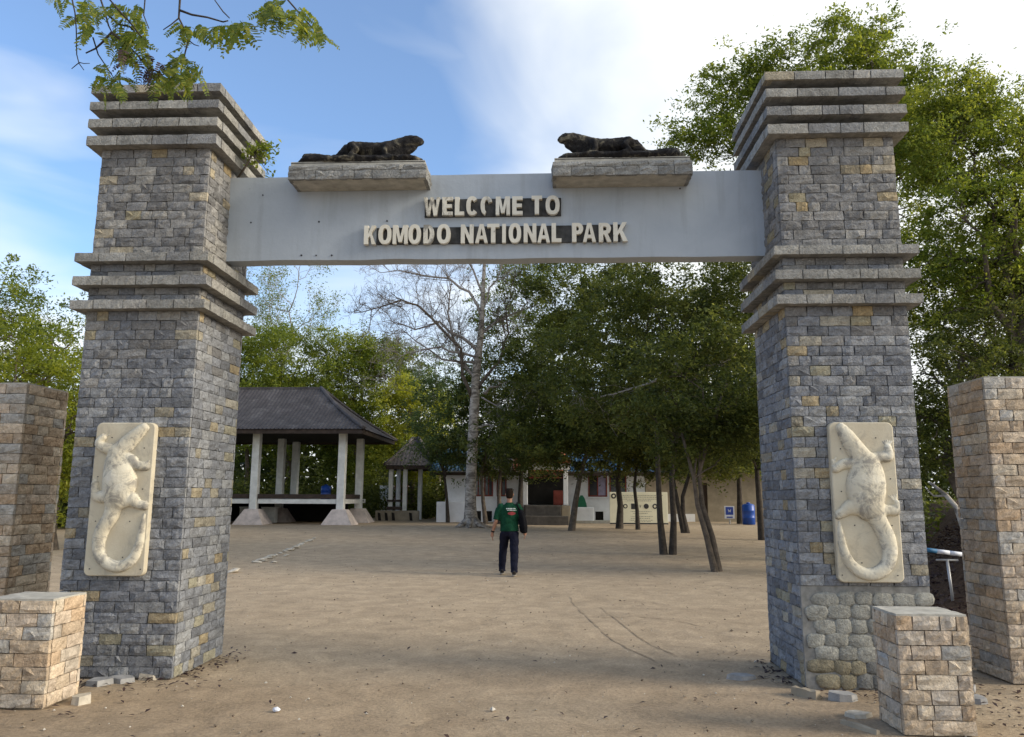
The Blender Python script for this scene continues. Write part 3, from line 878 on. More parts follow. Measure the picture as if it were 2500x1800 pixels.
def lizard_statue(xa, xb, sgn, label, seed):
    """sgn +1: head towards +x. xa, xb the plinth ends."""
    rs = random.Random(seed)
    cx = (xa + xb) / 2
    t = empty('lizard_statue', label, 'statue', 'lizard statues on the gate beam', (cx, 0.5, 4.832))
    inv = Matrix.Translation((-cx, -0.5, -4.832))
    y0, y1 = 0.205, 1.0
    ply = MB().box(xa + 0.02, xb - 0.02, y0 + 0.02, BY0 - 0.004, 4.834, 5.02)
    ply.box(xa + 0.02, xb - 0.02, BY1 + 0.006, y1 - 0.02, 4.834, 5.02)
    ply.box(xa + 0.02, xb - 0.02, y0 + 0.02, y1 - 0.02, 5.012, 5.03)
    pm = ply.build('plinth', M['cap']); pm.parent = t; pm.matrix_parent_inverse = inv
    soff = MB()
    for fc, org, w in (('front', (xa, y0), xb - xa), ('right', (xb, y0 + 0.043), y1 - y0 - 0.086), ('left', (xa, y1 - 0.043), y1 - y0 - 0.086), ('back', (xb, y1), xb - xa)):
        for z0, z1, bl, ins in ((4.832, 4.925, 0.19, 0), (4.927, 4.982, 0.30, 0.0)):
            for c in courses(w, z0, z1, 1.0, bl, rs):
                o = brick_obj(None, 'plinth_stone', BRICK_GREY, fc, c[0], c[1], c[2], c[3], org, 0.04, 0.003, mul((0.30, 0.298, 0.285), rs.uniform(0.8, 1.15)), rs)
                o.parent = pm; o.matrix_parent_inverse = Matrix.Identity(4)
    # cement bed with a wavy top
    nx = 40; v = []
    for i in range(nx + 1):
        x = xa + 0.05 + (xb - xa - 0.10) * i / nx
        for (y, z) in ((y0 + 0.03, 4.978), (y0 + 0.06, 5.03 + 0.014 * mnoise.noise(Vector((x * 5, 1, seed)))), (y1 - 0.06, 5.04), (y1 - 0.03, 4.978)):
            v.append((x, y + 0.006 * mnoise.noise(Vector((x * 6, 2, z))), z))
    f = []
    for i in range(nx):
        for k in range(3):
            f.append((i * 4 + k, (i + 1) * 4 + k, (i + 1) * 4 + k + 1, i * 4 + k + 1))
    f.append((0, 1, 2, 3)); f.append(tuple(nx * 4 + k for k in (3, 2, 1, 0)))
    me = MB().add(v, f)
    o = me.build('cement_bed', M['cap'], None, True); o.parent = pm; o.matrix_parent_inverse = Matrix.Identity(4)
    # the lizard itself: coordinates from tail end 0 to snout L along x
    L = xb - xa
    def X(u): return (xa + u * L) if sgn > 0 else (xb - u * L)
    yc = 0.375
    mb = MB()
    def ch(pts, n=12): chain(mb, [(X(p[0]), yc + p[1] * 0.74, p[2], p[3] * 0.76, p[4]) for p in pts], n)
    # rough mound under the body
    ch([(0.03, 0, 5.03, 0.10, 0.03), (0.10, -0.02, 5.06, 0.20, 0.055), (0.35, -0.02, 5.06, 0.23, 0.06), (0.65, 0, 5.06, 0.23, 0.065), (0.90, 0, 5.06, 0.20, 0.065), (0.955, 0, 5.045, 0.12, 0.05)])
    # body, neck, head
    ch([(0.34, 0.0, 5.13, 0.07, 0.06), (0.40, 0, 5.20, 0.12, 0.085), (0.46, 0, 5.225, 0.135, 0.085), (0.56, 0, 5.21, 0.145, 0.085), (0.66, 0, 5.21, 0.14, 0.085), (0.73, 0, 5.235, 0.12, 0.085),
        (0.80, -0.01, 5.265, 0.095, 0.085), (0.86, -0.02, 5.295, 0.085, 0.075), (0.905, -0.03, 5.30, 0.072, 0.060), (0.935, -0.035, 5.288, 0.055, 0.046), (0.955, -0.04, 5.270, 0.030, 0.026)], 14)
    # throat wedge down to the mound
    ch([(0.68, -0.01, 5.16, 0.10, 0.09), (0.76, -0.01, 5.20, 0.09, 0.09), (0.82, -0.01, 5.215, 0.07, 0.08), (0.90, -0.02, 5.262, 0.045, 0.05)])
    ch([(0.70, 0, 5.10, 0.10, 0.06), (0.78, 0, 5.13, 0.08, 0.05), (0.83, 0, 5.15, 0.05, 0.04)])
    # tail curling back along the plinth
    ch([(0.40, 0.02, 5.20, 0.09, 0.07), (0.33, 0.03, 5.13, 0.075, 0.065), (0.27, 0.03, 5.115, 0.07, 0.06), (0.20, 0.0, 5.125, 0.066, 0.058), (0.13, -0.04, 5.125, 0.058, 0.055), (0.09, -0.10, 5.105, 0.05, 0.05)])
    ch([(0.095, -0.09, 5.11, 0.05, 0.05), (0.12, -0.17, 5.08, 0.045, 0.042), (0.20, -0.20, 5.075, 0.04, 0.038), (0.30, -0.20, 5.07, 0.03, 0.03), (0.36, -0.20, 5.065, 0.015, 0.018)])
    # legs on the camera side and the far side
    for s in (-1, 1):
        ch([(0.45, s * 0.06, 5.235, 0.06, 0.065), (0.435, s * 0.13, 5.215, 0.062, 0.06), (0.48, s * 0.185, 5.16, 0.05, 0.045), (0.44, s * 0.20, 5.10, 0.038, 0.038), (0.50, s * 0.23, 5.075, 0.035, 0.025)], 10)
        ch([(0.715, s * 0.07, 5.235, 0.05, 0.06), (0.70, s * 0.13, 5.20, 0.045, 0.05), (0.685, s * 0.165, 5.14, 0.036, 0.04), (0.71, s * 0.18, 5.09, 0.03, 0.032), (0.75, s * 0.20, 5.075, 0.032, 0.022)], 10)
        for k in (-1, 0, 1):
            for u in (0.50, 0.75):
                ch([(u, s * 0.215 + 0.018 * k, 5.078, 0.011, 0.011), (u + 0.035, s * 0.222 + 0.024 * k, 5.070, 0.008, 0.008)], 6)
    # lumps on the mound
    for k in range(26):
        u = rs.uniform(0.05, 0.93); yy = -rs.uniform(0.14, 0.24)
        r = rs.uniform(0.016, 0.034)
        ch([(u - r / L, yy, 5.065, r * 0.7, r * 0.7), (u, yy, 5.07, r, r), (u + r / L, yy, 5.065, r * 0.7, r * 0.7)], 7)
    me = remeshed(mb, 0.011, 3)
    nv = len(me.vertices)
    co = np.empty(nv * 3, dtype=np.float32); me.vertices.foreach_get('co', co); co = co.reshape(-1, 3)
    no = np.empty(nv * 3, dtype=np.float32); me.vertex_normals.foreach_get('vector', no); no = no.reshape(-1, 3)
    am = np.array([0.005 * mnoise.noise(Vector(c) * 30) + 0.003 * mnoise.noise(Vector(c) * 70) for c in co])
    me.vertices.foreach_set('co', (co + no * am[:, None]).ravel()); me.update()
    o = obj('lizard_body', me, M['statue']); o.parent = t; o.matrix_parent_inverse = inv
    # eyes
    for s in (-1, 1):
        e = MB(); chain(e, [(X(0.885), yc - 0.016 + s * 0.050, 5.322, 0.004, 0.004), (X(0.889), yc - 0.016 + s * 0.055, 5.322, 0.011, 0.011), (X(0.893), yc - 0.016 + s * 0.050, 5.322, 0.004, 0.004)], 8)
        q = e.build('eye', M['statue'], None, True); q.parent = t; q.matrix_parent_inverse = inv
lizard_statue(-2.082, -0.650, 1, 'black weathered lizard statue on grey stone plinth, head turned toward the clear blue sky', 4)
bpy.data.objects['lizard_statue']['label'] = 'blackened lizard statue above the beam, head high, facing away from the leaf-draped pillar'
lizard_statue(0.637, 2.045, -1, 'blackened lizard statue above the beam whose tail end lies before the big tree', 9)

# ------------------------------------------------------------------ lizard relief plaques
def plaque(uv, spine, legs, toes, xc, label, seed):
    z0, z1, w = 0.895, 2.305, 0.570
    rs = random.Random(seed)
    t = empty('relief_plaque', label, 'relief', 'lizard relief plaques on the gate pillars', (xc, -0.02, z0))
    inv = Matrix.Translation((-xc, 0.02, -z0))
    def own(o):
        o.parent = t; o.matrix_parent_inverse = inv; return o
    r = 0.055
    def rr(e):
        p = []
        for (cx, cz, a0) in ((xc + w / 2 - r, z1 - r, 0), (xc - w / 2 + r, z1 - r, 90), (xc - w / 2 + r, z0 + r, 180), (xc + w / 2 - r, z0 + r, 270)):
            for i in range(7):
                a = math.radians(a0 + 15 * i)
                p.append((cx + (r - e) * math.cos(a), cz + (r - e) * math.sin(a)))
        return p
    yf = -0.062
    a, b = rr(0), rr(0.008)
    n = len(a)
    v = [(p[0], yf, p[1]) for p in b] + [(p[0], yf + 0.008, p[1]) for p in a] + [(p[0], -0.004, p[1]) for p in a]
    f = [tuple(range(n))]
    for k in range(2):
        for i in range(n):
            j = (i + 1) % n
            f.append((k * n + j, k * n + i, (k + 1) * n + i, (k + 1) * n + j))
    own(MB().add(v, f).build('slab', M['slab']))
    # relief heights
    cs = 0.0065
    nx, nz = int(w / cs), int((z1 - z0) / cs)
    gx = np.linspace(-w / 2 + 0.004, w / 2 - 0.004, nx); gzz = np.linspace(z0 + 0.004, z1 - 0.004, nz)
    GX, GZ = np.meshgrid(gx, gzz)
    H = np.zeros_like(GX)
    def conv(p):
        u, vv = uv(p[0], p[1])
        return ((u - 0.5) * w, z1 - vv * (z1 - z0), p[2] * 0.565 / 590.0)
    def capsules(P, k, pw):
        out = np.zeros_like(GX)
        P = [conv(p) for p in P]
        # refine with catmull-rom
        Q = []
        for i in range(len(P) - 1):
            p0, p1, p2, p3 = P[max(0, i - 1)], P[i], P[i + 1], P[min(len(P) - 1, i + 2)]
            for s in np.linspace(0, 1, 7)[:-1]:
                Q.append(tuple(0.5 * ((2 * b1) + (-a1 + c1) * s + (2 * a1 - 5 * b1 + 4 * c1 - d1) * s * s + (-a1 + 3 * b1 - 3 * c1 + d1) * s ** 3) for a1, b1, c1, d1 in zip(p0, p1, p2, p3)))
        Q.append(P[-1])
        for i in range(len(Q) - 1):
            ax, az, ar = Q[i]; bx, bz, br = Q[i + 1]
            dx, dz = bx - ax, bz - az
            l2 = dx * dx + dz * dz + 1e-12
            tt = np.clip(((GX - ax) * dx + (GZ - az) * dz) / l2, 0, 1)
            d = np.hypot(GX - ax - tt * dx, GZ - az - tt * dz)
            R = np.maximum(ar + (br - ar) * tt, 1e-4)
            h = k * R ** 0.75 * 0.62 * np.sqrt(np.clip(1 - (d / R) ** 2, 0, 1)) ** pw
            out = np.maximum(out, h)
        return out
    body = capsules(spine, 0.60, 0.8)
    H = body ** 5
    for lg in legs:
        H += capsules(lg, 0.66, 0.8) ** 5
    for tq in toes:
        H += capsules(tq, 0.42, 0.9) ** 5
    H = H ** 0.2
    idx = -np.ones(H.shape, int)
    keep = H > 0.003
    kk = keep.copy()
    kk[1:] |= keep[:-1]; kk[:-1] |= keep[1:]; kk[:, 1:] |= keep[:, :-1]; kk[:, :-1] |= keep[:, 1:]
    verts, faces = [], []
    for j, i in zip(*np.nonzero(kk)):
        idx[j, i] = len(verts)
        h = H[j, i]
        p = Vector((GX[j, i] * 14, GZ[j, i] * 14, seed))
        if h > 0.003: h += 0.0022 * mnoise.noise(p) + 0.0014 * mnoise.noise(p * 3)
        verts.append((xc + GX[j, i], yf + 0.003 - h, GZ[j, i]))
    for j in range(nz - 1):
        for i in range(nx - 1):
            q = (idx[j, i], idx[j, i + 1], idx[j + 1, i + 1], idx[j + 1, i])
            if min(q) >= 0: faces.append(q)
    own(MB().add(verts, faces).build('carved_lizard', M['relief'], None, True))
    for (u, vv) in ((0.72, 0.10), (0.16, 0.17), (0.90, 0.36), (0.13, 0.44), (0.87, 0.65), (0.30, 0.65), (0.37, 0.88), (0.06, 0.955), (0.90, 0.955)):
        if seed == 2: u = 1 - u
        x, z = xc + (u - 0.5) * w, z1 - vv * (z1 - z0)
        own(MB().tube([(x, yf - 0.003, z), (x, yf + 0.01, z)], 0.0058, 8).build('bolt', M['print']))
    return t
def uv_r(x, y):
    v = (y - 95) / 1430; return (x - (95 + 95 * v)) / 590, v
def uv_l(x, y):
    v = (y - 122) / 1400; return (x - (255 - 140 * v)) / 535, v
plaque(uv_r, [(212, 150, 50), (258, 215, 70), (312, 300, 86), (390, 410, 98), (440, 490, 125), (440, 600, 168), (435, 700, 180), (450, 830, 150), (500, 910, 100), (560, 1010, 80), (620, 1130, 76), (648, 1260, 68), (615, 1375, 64), (520, 1445, 60), (400, 1440, 54), (290, 1355, 48), (232, 1230, 40), (205, 1090, 28), (195, 995, 10)],
       [[(380, 470, 60), (310, 475, 52), (230, 480, 48), (160, 520, 40)], [(500, 430, 55), (580, 410, 48), (640, 405, 48), (640, 330, 36)], [(400, 880, 70), (300, 865, 70), (240, 900, 52), (185, 935, 40)], [(560, 890, 60), (640, 890, 50), (705, 890, 46), (715, 830, 34)]],
       [[(160, 500, 26), (150, 455, 16), (165, 420, 8)], [(150, 500, 22), (130, 445, 12)]] + [[(635, 320, 13), (590 + 22 * k, 268 - 8 * (k in (1, 2)), 7)] for k in range(5)] + [[(705, 820, 13), (640 + 24 * k, 755 - 10 * (k > 1), 7)] for k in range(4)],
       A_ + PW / 2 + 0.033, 'cream cast lizard relief with grey stains on the pillar above rubble stones', 1)
plaque(uv_l, [(682, 175, 50), (622, 228, 66), (540, 310, 80), (460, 395, 92), (435, 500, 120), (455, 620, 160), (455, 700, 165), (430, 800, 130), (400, 900, 86), (365, 1000, 74), (300, 1100, 70), (262, 1220, 64), (272, 1335, 60), (345, 1415, 56), (450, 1435, 54), (555, 1370, 50), (615, 1245, 44), (645, 1100, 32), (670, 965, 10)],
       [[(480, 440, 60), (560, 470, 58), (620, 520, 48), (695, 530, 42)], [(400, 380, 60), (310, 350, 48), (275, 310, 42), (310, 260, 34)], [(460, 850, 80), (560, 830, 70), (610, 870, 50), (675, 890, 42)], [(380, 800, 70), (290, 810, 60), (240, 790, 46), (235, 690, 36)]],
       [[(690, 520, 24), (720, 480, 12)], [(310, 255, 14), (340, 220, 7)], [(320, 260, 14), (370, 235, 7)], [(675, 880, 22), (690, 850, 10)]] + [[(232, 690, 14), (215 + 22 * k, 630, 7)] for k in range(3)],
       -A_ - PW / 2 - 0.027, 'cream cast lizard relief on the pillar beside the pavilion, tail curling at the bottom', 2)

# ------------------------------------------------------------------ tan stone blocks either side
def tan_block(name, label, cat, x0, x1, y0, y1, h, course, blen, seed, group, faces=('front', 'left', 'right', 'back'), stuff=()):
    rs = random.Random(seed)
    cx, cy = (x0 + x1) / 2, (y0 + y1) / 2
    t = empty(name, label, cat, group, (cx, cy, 0))
    inv = Matrix.Translation((-cx, -cy, 0))
    def own(o):
        o.parent = t; o.matrix_parent_inverse = inv; return o
    own(MB().box(x0 + 0.03, x1 - 0.03, y0 + 0.03, y1 - 0.03, -0.15, h - 0.01).build('core', M['mortar_light']))
    d = 0.036
    org = {'front': ((x0, y0), x1 - x0), 'right': ((x1, y0 + d + 0.003), y1 - y0 - 2 * d - 0.006), 'back': ((x1, y1), x1 - x0), 'left': ((x0, y1 - d - 0.003), y1 - y0 - 2 * d - 0.006)}
    mb = MB()
    for fc in faces:
        o_, w = org[fc]
        for c in courses(w, 0.0, h - 0.012, course, blen, rs):
            if fc in stuff:
                brick_mb(mb, fc, c[0], c[1], c[2], c[3], o_, d, 0.006, tan_colour(rs), rs)
            else:
                own(brick_obj(None, 'brick', BRICK_TAN, fc, c[0], c[1], c[2], c[3], o_, d, 0.006, tan_colour(rs), rs))
    if stuff:
        own(tag(mb.build('brick_cladding', M['tan_c']), kind='stuff'))
    # slightly uneven cement cap
    nx = 8; v = []
    for j in range(nx + 1):
        for i in range(nx + 1):
            v.append((x0 + 0.006 + (x1 - x0 - 0.012) * i / nx, y0 + 0.006 + (y1 - y0 - 0.012) * j / nx, h + 0.004 * mnoise.noise(Vector((i, j, seed * 3.3)))))
    f = [(j * (nx + 1) + i, j * (nx + 1) + i + 1, (j + 1) * (nx + 1) + i + 1, (j + 1) * (nx + 1) + i) for j in range(nx) for i in range(nx)]
    b = len(v); rim = [i for i in range(nx + 1)] + [j * (nx + 1) + nx for j in range(1, nx + 1)] + [nx * (nx + 1) + i for i in range(nx - 1, -1, -1)] + [j * (nx + 1) for j in range(nx - 1, 0, -1)]
    v += [(v[r][0], v[r][1], h - 0.018) for r in rim]
    m = len(rim)
    f += [(rim[(k + 1) % m], rim[k], b + k, b + (k + 1) % m) for k in range(m)]
    f = [q if k < nx * nx else q[::-1] for k, q in enumerate(f)]
    own(MB().add(v, f).build('cap', M['cap']))
    return t
tan_block('stone_post', 'low tan stone block in front of the pillar by the pavilion, its side sunlit', 'block', -3.87, -3.325, -1.03, -0.575, 0.815, 0.098, 0.20, 41, 'low tan stone blocks before the gate')
tan_block('stone_post', 'low tan stone block in front of the pillar with exposed rubble', 'block', 3.045, 3.545, -1.345, -0.93, 0.812, 0.096, 0.19, 42, 'low tan stone blocks before the gate')
tan_block('stone_wall_end', 'tall tan stone block cut by the picture edge, behind the sunlit low block', 'wall', -5.9, -4.775, 0.46, 1.16, 2.77, 0.104, 0.21, 43, 'tall tan stone blocks beside the gate', stuff=('left', 'back'))
tan_block('stone_wall_end', 'tall pale tan stone block beside the barrier pole and dark trees', 'wall', 4.71, 5.9, 0.25, 0.93, 2.77, 0.104, 0.21, 44, 'tall tan stone blocks beside the gate', stuff=('right', 'back'))
#PART2
# ------------------------------------------------------------------ trees
LEAFN = [0]
def leaf_mesh(name, centres, size, rng, mat, up_bias=0.5, tint=None, droop=0.0, aspect=0.45):
    """one rhombic, slightly folded leaf per centre"""
    n = len(centres)
    nrm = rng.normal(size=(n, 3)); nrm[:, 2] = np.abs(nrm[:, 2]) + up_bias
    nrm /= np.linalg.norm(nrm, axis=1)[:, None]
    d = rng.normal(size=(n, 3)); d[:, 2] -= droop
    d -= nrm * (d * nrm).sum(1)[:, None]
    d /= np.linalg.norm(d, axis=1)[:, None] + 1e-9
    s = np.cross(nrm, d)
    L = (size * rng.uniform(0.65, 1.35, n))[:, None]
    wd = L * aspect
    c = np.asarray(centres)
    v = np.empty((n, 4, 3), dtype=np.float32)
    v[:, 0] = c - d * L * 0.5
    v[:, 1] = c + s * wd * 0.5 + nrm * wd * 0.12
    v[:, 2] = c + d * L * 0.5 - nrm * L * 0.06
    v[:, 3] = c - s * wd * 0.5 + nrm * wd * 0.12
    me = bpy.data.meshes.new(name)
    me.vertices.add(n * 4); me.vertices.foreach_set('co', v.ravel())
    me.loops.add(n * 4); me.loops.foreach_set('vertex_index', np.arange(n * 4, dtype=np.int32))
    me.polygons.add(n); me.polygons.foreach_set('loop_start', np.arange(0, n * 4, 4, dtype=np.int32))
    try: me.polygons.foreach_set('loop_total', np.full(n, 4, dtype=np.int32))
    except Exception: pass
    at_ = me.attributes.new('tint', 'FLOAT', 'POINT')
    if tint is None: tint = np.clip(rng.normal(0.45, 0.2, n), 0, 1)
    at_.data.foreach_set('value', np.repeat(tint, 4).astype(np.float32))
    me.materials.append(mat)
    me.update(calc_edges=True)
    LEAFN[0] += n
    return me
def bent(a, b, rng, n=5, wob=0.08, sag=0.0):
    a, b = np.array(a, float), np.array(b, float)
    L = np.linalg.norm(b - a)
    out = []
    w = rng.normal(size=(n + 1, 3)) * L * wob
    for i in range(n + 1):
        t = i / n
        p = a + (b - a) * t
        if 0 < i < n: p = p + w[i]
        p[2] += sag * L * 4 * t * (1 - t)
        out.append(tuple(p))
    return out
def tree(name, label, trunks, crown, ncl=70, per=260, leaf=0.13, sig=0.55, mat='leaf_mid', bark='bark', tr=0.16, seed=1, group=None, nlimb=9, shell=0.35, cat='tree', twigs=True, squash=0.62, tint0=0.42):
    """trunks: list of polylines (world). crown: list of ellipsoids (centre, radii, weight)"""
    rng = np.random.default_rng(seed)
    base = trunks[0][0]
    t = empty(name, label, cat, group, tuple(base))
    inv = Matrix.Translation(-Vector(base))
    wood = MB()
    ends = []
    for tk in trunks:
        n = len(tk)
        rad = [tr * (1 - 0.55 * i / (n - 1)) for i in range(n)]
        p0 = Vector(tk[0])
        pts = [p0 + Vector((0, 0, -0.1))] + [Vector(p) for p in tk]
        wood.tube([tuple(p) for p in pts], [rad[0] * 1.55] + [rad[0] * 1.18] + rad[1:], 8)
        ends += [(np.array(p, float), rad[i]) for i, p in enumerate(tk) if i >= n * 0.45]
    w = np.array([c[2] for c in crown], float); w /= w.sum()
    cl = []
    for k in range(ncl):
        c, r, _ = crown[rng.choice(len(crown), p=w)]
        d = rng.normal(size=3); d /= np.linalg.norm(d)
        rad_ = rng.uniform(shell, 1.0) ** 0.6
        cl.append(np.array(c) + d * np.array(r) * rad_)
    cl = np.array(cl)
    cl[:, 2] = np.maximum(cl[:, 2], base[2] + 1.1)
    limbs = []
    for k in range(nlimb):
        e, er = ends[rng.integers(len(ends))]
        tgt = cl[rng.integers(len(cl))]
        pts = bent(e, e + (tgt - e) * 0.82, rng, 6, 0.05, 0.03)
        r0 = er * rng.uniform(0.45, 0.7)
        wood.tube(pts, [r0 * (1 - 0.75 * i / 6) for i in range(7)], 5)
        limbs += [(np.array(p), r0 * (1 - 0.75 * i / 6)) for i, p in enumerate(pts) if i > 0]
    lp = np.array([l[0] for l in limbs]); lr = np.array([l[1] for l in limbs])
    if twigs:
        for c in cl:
            j = np.argmin(((lp - c) ** 2).sum(1))
            r0 = min(lr[j] * 0.6, 0.035)
            wood.tube(bent(lp[j], c, rng, 3, 0.07), [r0, r0 * 0.7, r0 * 0.5, r0 * 0.3], 4, False)
    o = wood.build('trunk', M[bark], None, True); o.parent = t; o.matrix_parent_inverse = inv
    # leaves in flattened sprays round each twig end
    cen, tin = [], []
    for c in cl:
        m = max(8, int(per * rng.uniform(0.5, 1.5)))
        s = sig * rng.uniform(0.6, 1.3)
        q = rng.normal(size=(m, 3)) * np.array([s, s, s * squash]) * 0.6
        # sub-sprays make the outline ragged
        kk = 7
        subc = rng.normal(size=(kk, 3)) * np.array([s, s, s * squash]) * 0.75
        pick = rng.integers(kk, size=m)
        half = rng.random(m) < 0.86
        q[half] = subc[pick[half]] + rng.normal(size=(half.sum(), 3)) * s * np.array([0.21, 0.21, 0.15])
        cen.append(c + q)
        tin.append(np.clip(rng.normal(tint0 + rng.normal() * 0.18, 0.20, m), 0, 1))
    cen = np.concatenate(cen); tin = np.concatenate(tin)
    ok = cen[:, 2] > base[2] + 0.3
    me = leaf_mesh('crown', cen[ok], leaf, rng, M[mat], 0.45, tin[ok], 0.35)
    o = obj('crown', me, None); o.parent = t; o.matrix_parent_inverse = inv
    return t
def V3(p): return (p[0], p[1], p[2])
def up_line(base, top, n=5, wob=0.0, seed=0):
    return bent(base, top, np.random.default_rng(seed), n, wob)
def trunk_px(pts, Y, base=None):
    """polyline through picture points in the plane y = Y, first point dropped to the ground there"""
    out = [V3(atd(x, y, Y)) for x, y in pts]
    b = out[0]
    out[0] = (b[0], b[1], gz(b[0], b[1]))
    return out

# --- shade trees of the courtyard (seen under the beam)
GC = 'shade trees in the courtyard'
b = god(1480, 1228); Y = b.y
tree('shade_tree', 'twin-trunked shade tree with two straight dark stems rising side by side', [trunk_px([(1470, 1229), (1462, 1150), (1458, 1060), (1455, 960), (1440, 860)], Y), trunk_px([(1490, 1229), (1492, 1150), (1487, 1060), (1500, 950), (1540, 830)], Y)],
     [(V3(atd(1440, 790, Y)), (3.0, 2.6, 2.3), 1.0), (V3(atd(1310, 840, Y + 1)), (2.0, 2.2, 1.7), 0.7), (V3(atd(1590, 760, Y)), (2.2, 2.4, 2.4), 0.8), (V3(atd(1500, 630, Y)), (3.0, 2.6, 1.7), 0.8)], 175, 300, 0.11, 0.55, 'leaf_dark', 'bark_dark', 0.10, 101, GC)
b = god(1580, 1265); Y = b.y
tree('shade_tree', 'leaning shade tree with a braided reddish trunk nearest to the walking man', [trunk_px([(1583, 1266), (1565, 1190), (1545, 1120), (1537, 1060), (1510, 960)], Y), trunk_px([(1592, 1262), (1578, 1190), (1556, 1120), (1548, 1050), (1580, 930), (1610, 850)], Y + 0.1)],
     [(V3(atd(1560, 850, Y)), (1.9, 1.7, 1.6), 1.0), (V3(atd(1630, 930, Y + 0.8)), (1.1, 1.2, 0.8), 0.6), (V3(atd(1500, 960, Y + 0.8)), (1.2, 1.2, 0.7), 0.4)], 90, 300, 0.10, 0.5, 'leaf_dark', 'bark', 0.072, 102, GC)
b = god(1268, 1175); Y = b.y
tree('shade_tree', 'slim shade tree leaning over the porch steps of the white building', [trunk_px([(1266, 1176), (1275, 1110), (1284, 1060), (1300, 1000), (1310, 930)], Y)],
     [(V3(atd(1290, 850, Y)), (3.6, 3.0, 3.4), 1.0), (V3(atd(1200, 970, Y)), (2.8, 2.2, 1.5), 0.6), (V3(atd(1290, 990, Y)), (2.6, 2.0, 1.0), 0.4)], 135, 260, 0.15, 0.75, 'leaf_dark', 'bark', 0.133, 103, GC)
b = god(1372, 1171); Y = b.y
tree('shade_tree', 'shade tree with stout wavy trunk standing before the cream information board', [trunk_px([(1372, 1171), (1374, 1120), (1368, 1070), (1372, 1000), (1380, 900)], Y)],
     [(V3(atd(1360, 780, Y)), (4.0, 3.2, 4.0), 1.0), (V3(atd(1390, 960, Y)), (3.2, 2.0, 1.7), 0.8), (V3(atd(1330, 640, Y)), (4.4, 3.4, 3.2), 1.0)], 190, 260, 0.15, 0.8, 'leaf_dark', 'bark_dark', 0.150, 104, GC)
b = god(1413, 1173); Y = b.y
tree('shade_tree', 'thin crooked shade tree crossing the middle of the cream information board', [trunk_px([(1413, 1173), (1411, 1130), (1405, 1080), (1410, 1030), (1412, 960)], Y)],
     [(V3(atd(1440, 900, Y)), (2.6, 2.4, 2.4), 1.0), (V3(atd(1450, 1010, Y)), (2.0, 1.5, 0.9), 0.4)], 75, 240, 0.14, 0.7, 'leaf_dark', 'bark_dark', 0.094, 105, GC)
b = god(1520, 1180); Y = b.y
tree('shade_tree', 'forked crooked tree standing between the twin-trunked and the leaning tree', [trunk_px([(1521, 1181), (1513, 1140), (1512, 1100), (1530, 1040), (1570, 960)], Y), trunk_px([(1514, 1150), (1500, 1110), (1490, 1050)], Y)],
     [(V3(atd(1560, 880, Y)), (3.0, 2.6, 3.0), 1.0), (V3(atd(1590, 1010, Y)), (1.8, 1.6, 0.9), 0.4)], 95, 250, 0.14, 0.75, 'leaf_dark', 'bark_dark', 0.11, 106, GC)
b = god(1645, 1160); Y = b.y
tree('shade_tree', 'shade tree with straight dark trunk between the blue sign and the blue drum', [trunk_px([(1640, 1161), (1638, 1100), (1636, 1040), (1640, 940)], Y)],
     [(V3(atd(1620, 880, Y)), (3.6, 3.0, 3.6), 1.0), (V3(atd(1612, 985, Y - 1)), (1.9, 1.5, 0.7), 0.4), (V3(atd(1650, 1005, Y - 1)), (1.5, 1.3, 0.7), 0.3)], 110, 250, 0.15, 0.8, 'leaf_mid', 'bark_dark', 0.17, 107, GC, tint0=0.3)
b = god(1683, 1195); Y = b.y
tree('shade_tree', 'shade tree half hidden behind the rubble-footed pillar', [trunk_px([(1688, 1196), (1682, 1120), (1676, 1040), (1668, 940)], Y)],
     [(V3(atd(1690, 800, Y)), (3.0, 2.8, 3.2), 1.0), (V3(atd(1640, 640, Y)), (3.2, 3.0, 2.4), 0.8), (V3(atd(1680, 960, Y)), (1.6, 1.8, 1.1), 0.4)], 150, 270, 0.13, 0.65, 'leaf_dark', 'bark_dark', 0.125, 108, GC)
b = god(990, 1157); Y = b.y
tree('shade_tree', 'thin dark tree standing before the white building between pavilion and pale bare tree', [trunk_px([(992, 1158), (990, 1110), (985, 1060), (975, 990)], Y)],
     [(V3(atd(985, 920, Y)), (2.0, 2.4, 2.6), 1.0), (V3(atd(1000, 1000, Y)), (1.5, 1.6, 0.9), 0.4)], 60, 220, 0.16, 0.75, 'leaf_blue', 'bark_dark', 0.101, 109, GC)
b = god(1082, 1160); Y = b.y
tree('shade_tree', 'shade tree rising behind the walking man with slender grey trunk', [trunk_px([(1076, 1160), (1070, 1110), (1066, 1050), (1080, 960)], Y), trunk_px([(1107, 1155), (1105, 1090), (1110, 1020), (1120, 940)], Y)],
     [(V3(atd(1130, 880, Y)), (3.4, 2.8, 3.2), 1.0), (V3(atd(1100, 1005, Y)), (3.0, 1.8, 1.1), 0.8)], 125, 240, 0.15, 0.75, 'leaf_dark', 'bark', 0.117, 110, GC)
b = god(1155, 1160); Y = b.y
tree('shade_tree', 'shade tree whose trunk stands against the porch column of the white building', [trunk_px([(1153, 1160), (1152, 1100), (1155, 1040), (1165, 960)], Y)],
     [(V3(atd(1190, 780, Y)), (3.8, 3.0, 3.6), 1.0), (V3(atd(1180, 930, Y)), (3.0, 2.6, 2.0), 0.6), (V3(atd(1200, 645, Y)), (3.6, 3.0, 3.0), 0.7)], 165, 240, 0.15, 0.8, 'leaf_mid', 'bark_dark', 0.156, 111, GC, tint0=0.25)
